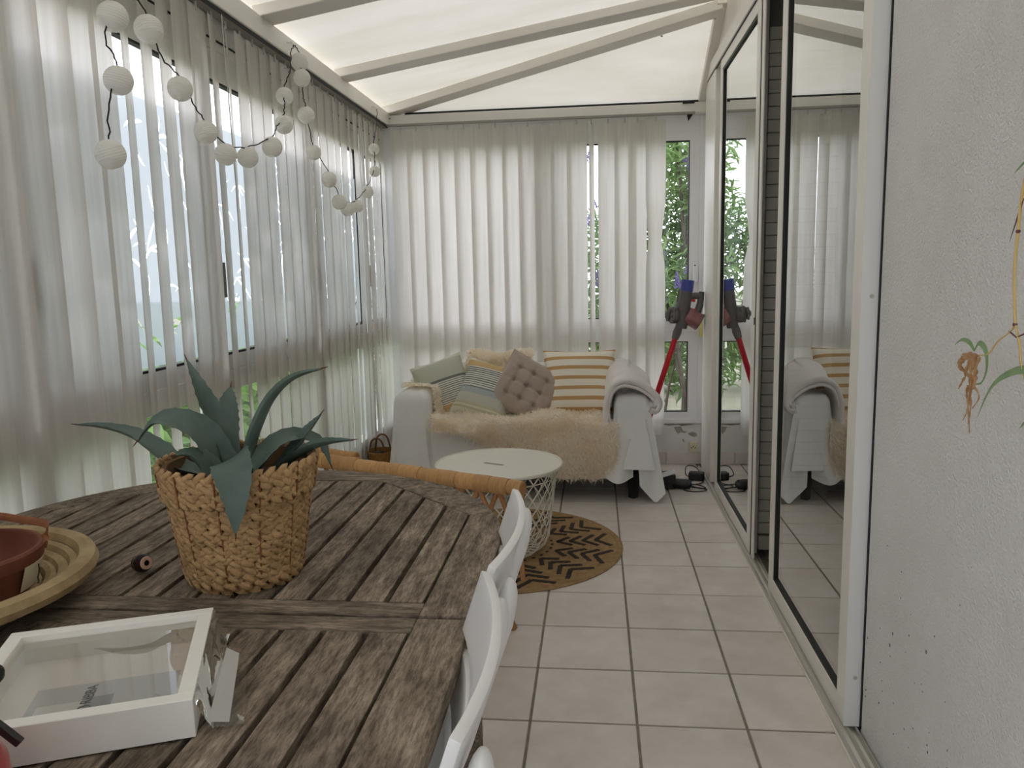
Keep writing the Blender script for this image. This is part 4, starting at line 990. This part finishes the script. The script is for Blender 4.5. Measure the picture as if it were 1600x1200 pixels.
# ------------------------------------------------------------------ white fleece blanket over the right arm
FLEECE = mat('white_fleece', (234,230,228), .95, c2=(226,220,218), ns=12, sheen=.6, bump=.35, bs=120, rnd=False)
blk = thing('fleece_blanket', 'thick white fleece blanket folded over the right sofa arm', 'blanket', (.19,4.45,.60))
def blP(u, v):
    # u runs across the arm (inner side hanging low, outer side a rolled fold), v front to back
    path = [(.065,.40),(.052,.47),(.056,.56),(.085,.64),(.14,.672),(.20,.668),(.26,.645),(.318,.60),(.335,.555),(.318,.520),(.290,.525)]
    k = u*(len(path)-1); i = min(int(k), len(path)-2); f = k-i; a = path[max(i-1,0)]; b = path[i]; c = path[i+1]; d = path[min(i+2,len(path)-1)]
    cr = lambda p, q, r, s: .5*((2*q)+(r-p)*f+(2*p-5*q+4*r-s)*f*f+(3*q-p-3*r+s)*f**3)
    x = cr(a[0],b[0],c[0],d[0]); z = cr(a[1],b[1],c[1],d[1])
    rise = .13*v*(1-u**1.5)*max(0,min(1,u/.25)); y = 4.175+.42*v+.02*sin(4*u)
    return (x-.02*v*(u > .5)+.012*sin(5*v+3*u)*.6, y, z+rise*.75+.006*sin(9*v+6*u)-(.03*v if u < .15 else 0))
MB().shell(blP, 40, 18, -.022).build('upper_layer', FLEECE, blk, smooth=180)
def blQ(u, v):
    x, y, z = blP(.1+.8*u, v); return (x*.97+.005, y-.004+.0*u, z-.030)
MB().shell(blQ, 30, 14, -.016).build('under_layer', FLEECE, blk, smooth=180)
mb = MB(); pts = [Vector(blP(u/24, 0))+Vector((0,.010,-.011)) for u in range(25)]
mb.tube(pts, .0175, 10).build('rolled_edge', FLEECE, blk, smooth=180)

# ------------------------------------------------------------------ stick vacuum leaning in the corner
GREYP2 = mat('dark_grey_vacuum_plastic', (86,82,82), .45); NICK = mat('nickel_cyclone', (110,106,104), .35, metal=.5)
BLUEF = mat('blue_filter_plastic', (52,62,140), .4); REDT = mat('red_anodised_tube', (186,28,44), .3, metal=.4)
BIN = mat('smoky_red_dust_bin', (150,104,104), .25, c2=(128,84,84), ns=14); REDB = mat('red_plastic_catch', (196,30,40), .35)
vc = thing('stick_vacuum', 'red and grey cordless stick vacuum leaning in the far right corner', 'vacuum cleaner', (.33,4.80,0))
TT, TBt = Vector((.484,4.80,.845)), Vector((.25,4.80,.10)); ax = (TT-TBt).normalized()
MB().tube([TBt, TT], .017, 16).build('tube', REDT, vc, smooth=60)
MB().tube([TT-ax*.01, TT+ax*.03, TT+ax*.07, TT+ax*.10], [.021,.026,.022,.024], 16).build('wand_joint', GREYP2, vc, smooth=50)
hb = TT+ax*.09; ax = Vector((.13,0,.99)).normalized(); sx = Vector((ax.z,0,-ax.x))
MB().tube([hb-ax*.03+sx*.01, hb+ax*.05+sx*.01, hb+ax*.20+sx*.010], [.034,.038,.036], 20).build('motor_body', GREYP2, vc, smooth=50)
MB().tube([hb+ax*.195+sx*.010, hb+ax*.262+sx*.010], .0385, 24).build('filter_cap', BLUEF, vc, smooth=40)
cyc = hb+ax*.045-sx*.045; cy_ = MB().ball(cyc, .046, 16, 12, (1,1,1.15)).build('cyclone', NICK, vc, smooth=180)
for k in range(9):
    q = 2*pi*k/9; c = cyc+ax*.032*sin(q)-sx*(.030*abs(cos(q)))*.6+Vector((-.006,-.040*(1 if k%2 else .85),0))-sx*.022*cos(q); MB().tube([c+ax*.018, c, c-ax*.018], [.008,.0115,.006], 8).build('cyclone_cone', NICK, cy_, smooth=60)
bn0 = hb+ax*.055+sx*.028; bn1 = hb+ax*.022+sx*.108
MB().tube([bn0, bn1], [.050,.053], 24).build('dust_bin', BIN, vc, smooth=50)
MB().tube([bn1, bn1+(bn1-bn0).normalized()*.008], .054, 24).build('bin_lid', GREYP2, vc, smooth=40)
MB().obox(bn0*.5+bn1*.5+ax*.052-sx*.01, sx, ax, (0,1,0), .028,.006,.012).build('bin_catch', REDB, vc, bevel=.002)
h0 = hb+ax*.165+sx*.03; h1 = h0+Vector((.068,0,.002)); h2 = bn1+ax*.052-sx*.016
MB().tube(spline([h0, h0*.5+h1*.5+Vector((0,0,.003)), h1], 5), .020, 12, flat=.8).build('handle', GREYP2, vc, smooth=50)
MB().tube([h1+Vector((.006,0,.026)), h1*.5+h2*.5+Vector((.006,0,0)), h2], [.016,.022,.024], 12, flat=.8).build('battery_grip', GREYP2, vc, smooth=50)
MB().tube([h0+Vector((.0,-.006,-.018)), h0+Vector((.035,-.006,-.026))], .008, 8).build('trigger', REDB, vc, smooth=50)
MB().box(.14,.36,4.76,4.86,.0,.045).build('floor_head', GREYP2, vc, bevel=.012); MB().tube([(.25,4.81,.04), TBt], .02, 12).build('neck', GREYP2, vc, smooth=50)

# ------------------------------------------------------------------ socket, foam block, electrical clutter, corner basket
IVORY = mat('ivory_socket_plastic', (222,216,190), .45)
sk = thing('power_socket', 'ivory double-pole wall socket low on the end wall', 'socket', (.621,YE,.115))
MB().box(.595,.649,YE-.030,YE-.001,.082,.152).build('socket_box', IVORY, sk, bevel=.004)
MB().box(.600,.644,YE-.034,YE-.029,.088,.146).build('face_plate', IVORY, sk, bevel=.002)
mb = MB()
for dx_ in (-.011,.011): mb.box(.622+dx_-.0028,.622+dx_+.0028,YE-.0352,YE-.0335,.113,.120)
mb.box(.6195,.6245,YE-.0352,YE-.0335,.121,.129); mb.build('contact_holes', GASK, sk)
fo = thing('foam_wedge', 'pale yellow foam wedge stuck beside the end window frame', 'foam', (.664,4.985,.88))
MB().box(.652,.680,4.965,5.012,.832,.938).build('block', mat('pale_yellow_foam', (226,212,140), .9, c2=(214,198,124), ns=30, bump=.3, bs=120), fo, bevel=.004)
dv = thing('black_device', 'black electrical adaptor box on the floor beside the sofa', 'adaptor', (.45,4.47,0))
MB().box(.36,.455,4.43,4.53,.0,.085).build('housing', BLACK, dv, bevel=.006)
MB().tube([(.44,4.455,.030),(.50,4.44,.030),(.535,4.432,.032)], [.028,.030,.026], 18).build('barrel', BLACK, dv, smooth=50)
MB().tube([(.534,4.432,.032),(.545,4.430,.032)], [.020,.018], 18).build('lens', mat('dark_glass', (30,32,52), .1), dv, smooth=50)
MB().obox((.40,4.40,.10), (1,.1,.3), (0,1,.1), (-.3,0,1), .05,.03,.003).build('white_flap', ALU_W, dv)
pb = thing('power_brick', 'small black power brick with coiled cable by the sliding door track', 'power supply', (.60,4.66,0))
MB().obox((.598,4.64,.026), (1,-.25,0), (.25,1,0), (0,0,1), .045,.028,.024).build('brick', BLACK, pb, bevel=.008)
cab = [(.56,4.63,.02),(.53,4.60,.045),(.545,4.68,.075),(.60,4.72,.06),(.635,4.66,.02),(.62,4.56,.006),(.55,4.50,.006),(.60,4.43,.006),(.625,4.45,.006),(.60,4.50,.006),(.54,4.52,.008),(.51,4.47,.01)]
MB().tube(spline(cab, 6), .0032, 6).build('cable', BLACK, pb, smooth=60)
MB().tube(spline([(.51,4.45,.01),(.50,4.40,.005),(.545,4.375,.005),(.605,4.385,.005),(.628,4.42,.005),(.59,4.45,.005),(.54,4.44,.012)], 6), .0032, 6).build('cable', BLACK, pb, smooth=60)
CB = Vector((-1.245,4.33,0))
cbk = thing('wicker_basket', 'brown wicker basket with loop handle between left blinds and sofa', 'basket', CB)
WICK = mat('brown_wicker', (168,122,62), .8, c2=(128,86,40), ns=60, stretch=(1,1,4), bump=.5, bs=120)
prof = [(0,.0)]+[(.078+.006*(-1)**k*.4+.016*k/16, .0155*k+.002) for k in range(17)]+[(.082,.25),(.078,.20),(.07,.02),(0,.012)]
MB().lathe(prof, 30, CB, sx=.82).build('body', WICK, cbk, smooth=50)
for k, y in enumerate((-.06,.06)):
    MB().tube(spline([CB+Vector((-.05,y,.22)), CB+Vector((-.035,y-.01,.31)), CB+Vector((.0,y-.012,.335)), CB+Vector((.03,y-.01,.31)), CB+Vector((.045,y,.23))], 6), .0055, 8).build('handle', mat('dark_wicker_handle', (112,72,40), .7), cbk, smooth=60)
MB().ball(CB+Vector((0,0,.215)), .06, 12, 8, (1,1,.5)).build('cloth_content', mat('dark_brown_cloth', (54,44,40), .9), cbk, smooth=60)

# ------------------------------------------------------------------ spider plant hanging on the stucco wall
GRN = mat('green_spider_plant_leaf', (112,146,96), .5, c2=(140,168,120), ns=20, translucent=.2); DRY = mat('dried_brown_leaf', (190,152,110), .8, c2=(156,114,76), ns=30)
RUN = mat('pale_yellow_runner', (214,184,120), .6); PURP = mat('purple_brown_tip', (104,60,62), .6)
sp_ = thing('spider_plant', 'spider plant runners with green leaves and a withered plantlet hanging on the stucco wall', 'plant', (.62,1.18,1.4))
def ribbon(pts, w, m, nm='leaf', N=(-1,0,.3), tipc=True):
    C_ = spline(pts, 6); n = len(C_)-1; mb = MB()
    for i, p in enumerate(C_):
        t = (C_[min(i+1,n)]-C_[max(i-1,0)]).normalized(); sd = t.cross(Vector(N)).normalized(); v = i/n; wd = w*(.55+.45*min(v/.3,1))*(1-max(0,(v-.3)/.7)**2)+.0004
        nn = sd.cross(t)
        for k in (-1,0,1): mb.v.append(tuple(p+sd*wd/2*k+nn*(.12*wd*abs(k))))
    for i in range(n):
        for k in (0,1): a = i*3+k; mb.f.append((a,a+1,a+4,a+3))
    return mb.build(nm, m, sp_, smooth=60)
def X(x, z, d=.60): return None
R0 = [(.63,1.10,1.60),(.60,1.165,1.42),(.60,1.193,1.363),(.60,1.20,1.30),(.60,1.202,1.24),(.60,1.193,1.185),(.60,1.19,1.168)]
MB().tube(spline(R0, 6), .0022, 7).build('runner', RUN, sp_, smooth=60)
MB().tube(spline([(.60,1.19,1.168),(.60,1.205,1.155),(.60,1.235,1.14),(.60,1.262,1.118),(.60,1.29,1.113)], 6), .0013, 6).build('runner', RUN, sp_, smooth=60)
MB().tube(spline([(.60,1.19,1.168),(.60,1.175,1.14),(.60,1.165,1.11),(.605,1.14,1.06)], 6), .0016, 6).build('runner', RUN, sp_, smooth=60)
MB().tube([(.60,1.205,1.157),(.60,1.185,1.150),(.60,1.16,1.158)], .0012, 6).build('runner', PURP, sp_, smooth=60)
for z in (1.168,1.30): MB().ball((.60,1.191 if z < 1.2 else 1.20,z), .0034, 8, 6).build('node', PURP, sp_, smooth=60)
ribbon([(.60,1.19,1.345),(.60,1.205,1.315),(.60,1.222,1.285)], .006, PURP)
ribbon([(.60,1.305,1.118),(.598,1.318,1.130),(.596,1.34,1.133),(.595,1.365,1.122)], .007, GRN)
ribbon([(.60,1.305,1.118),(.60,1.29,1.132),(.60,1.268,1.122),(.60,1.262,1.095),(.60,1.275,1.072),(.60,1.298,1.066)], .009, GRN)
ribbon([(.62,1.08,1.09),(.60,1.13,1.108),(.60,1.19,1.098),(.60,1.245,1.068),(.60,1.285,1.012)], .013, GRN)
ribbon([(.62,1.06,1.43),(.60,1.14,1.415),(.60,1.20,1.392),(.60,1.222,1.382)], .008, GRN)
ribbon([(.62,1.05,1.05),(.60,1.12,1.045),(.60,1.16,1.022)], .010, GRN)
rd = random.Random(9)
for (p, ln, w, lean) in (((.60,1.335,1.112),.035,.014,.2),((.60,1.32,1.115),.060,.010,-.1),((.598,1.31,1.112),.105,.008,-.25),((.60,1.30,1.113),.055,.016,.05),((.602,1.292,1.11),.085,.007,.35),((.60,1.342,1.105),.055,.009,.35),((.60,1.312,1.08),.095,.007,-.30),((.602,1.325,1.06),.06,.006,.3)):
    P0 = Vector(p); MB_p = [P0]; 
    for k in range(1,5): MB_p.append(P0+Vector((rd.uniform(-.006,.006), lean*ln*.4*k/4+rd.uniform(-.006,.006), -ln*k/4)))
    C_ = spline(MB_p, 5); n = len(C_); MB().tube(C_, [w*.5*(.35+.65*abs(sin(i*.9+w*900)))*(1-.75*i/n) for i in range(n)], 7, flat=.45).build('dry_leaf', DRY, sp_, smooth=60)
MB().lathe([(0,0),(.05,0),(.07,.10),(.075,.10),(.075,.115),(.06,.115),(.055,.09),(0,.09)], 28, (.615,1.03,1.52)).build('wall_pot', TERRA, sp_, smooth=40)
MB().box(.668,.70,.99,1.07,1.55,1.60).build('pot_bracket', BLACK, sp_)
# ------------------------------------------------------------------ garden outside
LAWN = mat('garden_lawn', (112,116,92), .95, c2=(134,130,112), ns=3, detail=8, bump=.5, bs=30)
gr = MB().add([(-40,-20,-.08),(40,-20,-.08),(40,45,-.08),(-40,45,-.08)], [(0,1,2,3)]).build('ground', LAWN); struct(gr, 'lawn around the veranda', 'ground')
LEAF1 = mat('green_garden_leaf', (98,134,72), .6, c2=(140,168,104), ns=3, translucent=.4, rnd=False)
LEAF2 = mat('bright_green_shrub_leaf', (112,158,78), .55, c2=(152,190,104), ns=3, translucent=.4, rnd=False)
LEAF3 = mat('dark_hedge_leaf', (62,84,52), .7, c2=(92,110,74), ns=2, translucent=.25, rnd=False)
BARK = mat('grey_brown_bark', (92,82,70), .9, c2=(66,58,50), ns=20, bump=.5, bs=60)
LILAC = mat('lilac_flower', (128,112,178), .8, c2=(156,140,200), ns=40, translucent=.2)
def leafblade(mb, p, d, L, w, n):
    d = Vector(d).normalized(); s = d.cross(Vector(n)); s = s.normalized() if s.length > 1e-4 else d.orthogonal().normalized(); nn = s.cross(d); p = Vector(p)
    mb.add([p, p+d*L*.35+s*w*.5+nn*.03*L, p+d*L*.7+s*w*.36, p+d*L-nn*.10*L, p+d*L*.7-s*w*.36, p+d*L*.35-s*w*.5+nn*.03*L], [(0,1,2,3),(0,3,4,5)])
def shrub(name, label, base, blobs, leafm, ll, lw, count, seed, trunks, group=None, hang=.3, flowers=None):
    t = thing(name, label, 'shrub', base, group); r = random.Random(seed); mb = MB()
    tot = sum(b[3]*b[4]*b[5] for b in blobs)**1.0
    for (x,y,z,a,b,c) in blobs:
        k_ = int(count*(a*b*c)/tot)
        for k in range(k_):
            v = Vector((r.gauss(0,1), r.gauss(0,1), r.gauss(0,1))).normalized()*(r.random()**.45); p = Vector((x+v.x*a, y+v.y*b, z+v.z*c))
            d = Vector((r.gauss(0,1), r.gauss(0,1), r.gauss(-hang,.5))); s = r.uniform(.65,1.25); leafblade(mb, p, d, ll*s, lw*s, (r.gauss(0,.5), r.gauss(0,.5), 1))
    stuff(mb.build('foliage', leafm, t))
    for (pts, r0, r1) in trunks:
        P = spline(pts, 5); n = len(P)-1; MB().tube(P, [r0+(r1-r0)*i/n for i in range(n+1)], 8).build('branch', BARK, t, smooth=60)
    for (x,y,z,L,dx,dz) in (flowers or []):
        d = Vector((dx,r.uniform(-.2,.2),dz)).normalized(); m = MB()
        for k in range(46):
            f = k/46; q = k*2.4; o_ = d.orthogonal().normalized(); o2 = d.cross(o_); R_ = .020*(1-.75*f); m.ball(Vector((x,y,z))+d*L*f+(o_*cos(q)+o2*sin(q))*R_, .0075*(1.1-.5*f), 5, 4)
        m.build('flower_spike', LILAC, t, smooth=60)
    return t
rf = random.Random(21)
fls = [(.60,6.0,2.20,.14,-.3,.8),(.66,5.95,2.05,.16,.3,-.7),(.72,6.05,1.98,.15,.5,-.6),(.70,5.9,1.92,.13,.1,-.9),(.82,6.1,2.1,.14,.4,.5),(.66,5.8,1.22,.13,.25,.75),(.60,5.8,1.12,.12,-.1,.9),(.80,5.9,1.42,.10,.3,.8),
       (-.05,6.3,2.1,.14,.2,.7),(.0,6.3,1.75,.13,-.2,.8),(-.06,6.2,1.62,.12,.3,.6),(.02,6.2,1.25,.12,0,-.8),(.9,6.2,1.75,.14,.6,.3),(.52,6.0,1.35,.12,-.3,.7)]
shrub('buddleia_shrub', 'tall flowering shrub with lilac spikes outside the right end window', (.75,6.1,-.08),
      [(.62,6.1,2.15,.40,.35,.45),(.95,6.2,1.8,.35,.4,.5),(.55,6.05,1.25,.30,.3,.28),(.90,6.0,1.2,.3,.3,.35),(.30,6.3,1.5,.3,.3,.4),(-.05,6.4,1.35,.28,.3,.45),(.6,6.3,.55,.5,.35,.30),(1.35,6.3,1.6,.4,.4,.8),(-.05,6.5,.75,.35,.3,.4),(.7,6.5,1.6,.55,.3,.75)],
      LEAF1, .105, .026, 9500, 31,
      [([(.80,6.10,-.08),(.74,6.1,.5),(.72,6.05,1.1),(.66,6.05,1.6),(.60,6.1,2.3)], .035,.008), ([(.80,6.10,-.08),(.68,6.15,.35),(.60,6.1,.75),(.50,6.1,1.2),(.35,6.2,1.8)], .028,.006),
       ([(.72,6.05,1.1),(.82,6.0,1.5),(.95,6.05,1.95)], .018,.005), ([(.60,6.1,.75),(.78,6.05,1.15),(.85,6.0,1.6)], .014,.004), ([(.55,6.1,1.05),(.25,6.3,1.35),(-.05,6.35,1.75)], .012,.004),
       ([(.9,6.2,-.08),(.86,6.2,.4),(.84,6.2,.9)], .03,.02), ([(.62,5.9,-.08),(.66,5.9,.3),(.60,5.92,.8),(.64,5.95,1.2)], .02,.008), ([(.74,5.85,-.08),(.66,5.9,.35),(.55,5.9,.75)], .016,.006), ([(.50,5.95,-.08),(.56,5.95,.4),(.70,5.95,.85)], .014,.005), ([(.66,5.85,.1),(.76,5.9,.4),(.78,5.95,.8)], .012,.004), ([(.66,6.05,1.6),(.78,6.0,1.85),(.88,6.0,2.2)], .010,.003), ([(.52,6.1,1.15),(.66,6.0,1.42),(.74,6.0,1.75)], .009,.003)], flowers=fls)
k_ = 0  # first shrub is unseen, added to shade the blinds; others raised for shade
for (x,y,h_,w_,lb_) in ((-1.90,1.15,1.00,.34,'unseen bright green shrub outside the left window nearest the viewer, added to block light'),(-1.90,1.90,1.05,.34,'bright green shrub outside the left window beside the straw tray'),(-1.90,2.62,1.10,.34,'bright green shrub outside the left window behind the agave'),(-1.90,3.32,1.08,.34,'bright green shrub outside the left window past the agave'),(-1.90,4.05,1.10,.34,'bright green shrub outside the left window near the far corner'),(-1.90,4.78,1.12,.34,'bright green shrub outside the corner of left and end windows')):
    k_ += 1
    shrub('garden_shrub', lb_, (x,y,-.08), [(x,y,h_*.5,w_,w_*1.05,h_*.56)], LEAF2, .09, .052, 1700, 50+k_, [([(x,y,-.08),(x+.03,y,h_*.4),(x,y+.05,h_*.8)], .012,.004), ([(x,y,-.08),(x-.08,y+.05,h_*.4),(x-.12,y+.1,h_*.8)], .010,.004)], 'shrubs along the left windows')
for j, (x,y,h_,lb_) in enumerate(((-2.6,8.6,1.15,'dark hedge bush in the garden, far left behind the end window'),(-1.0,8.8,1.05,'dark hedge bush in the garden behind the sofa'),(.7,8.7,1.25,'dark hedge bush in the garden behind the flowering shrub'),(2.3,8.5,1.3,'dark hedge bush in the garden at the far right'))):
    shrub('hedge_bush', lb_, (x,y,-.08), [(x,y,h_*.5,1.0,.5,h_*.62)], LEAF3, .16, .075, 1100, 80+j, [([(x,y,-.08),(x+.05,y,h_*.6)], .04,.015)], 'hedge bushes at the garden edge')
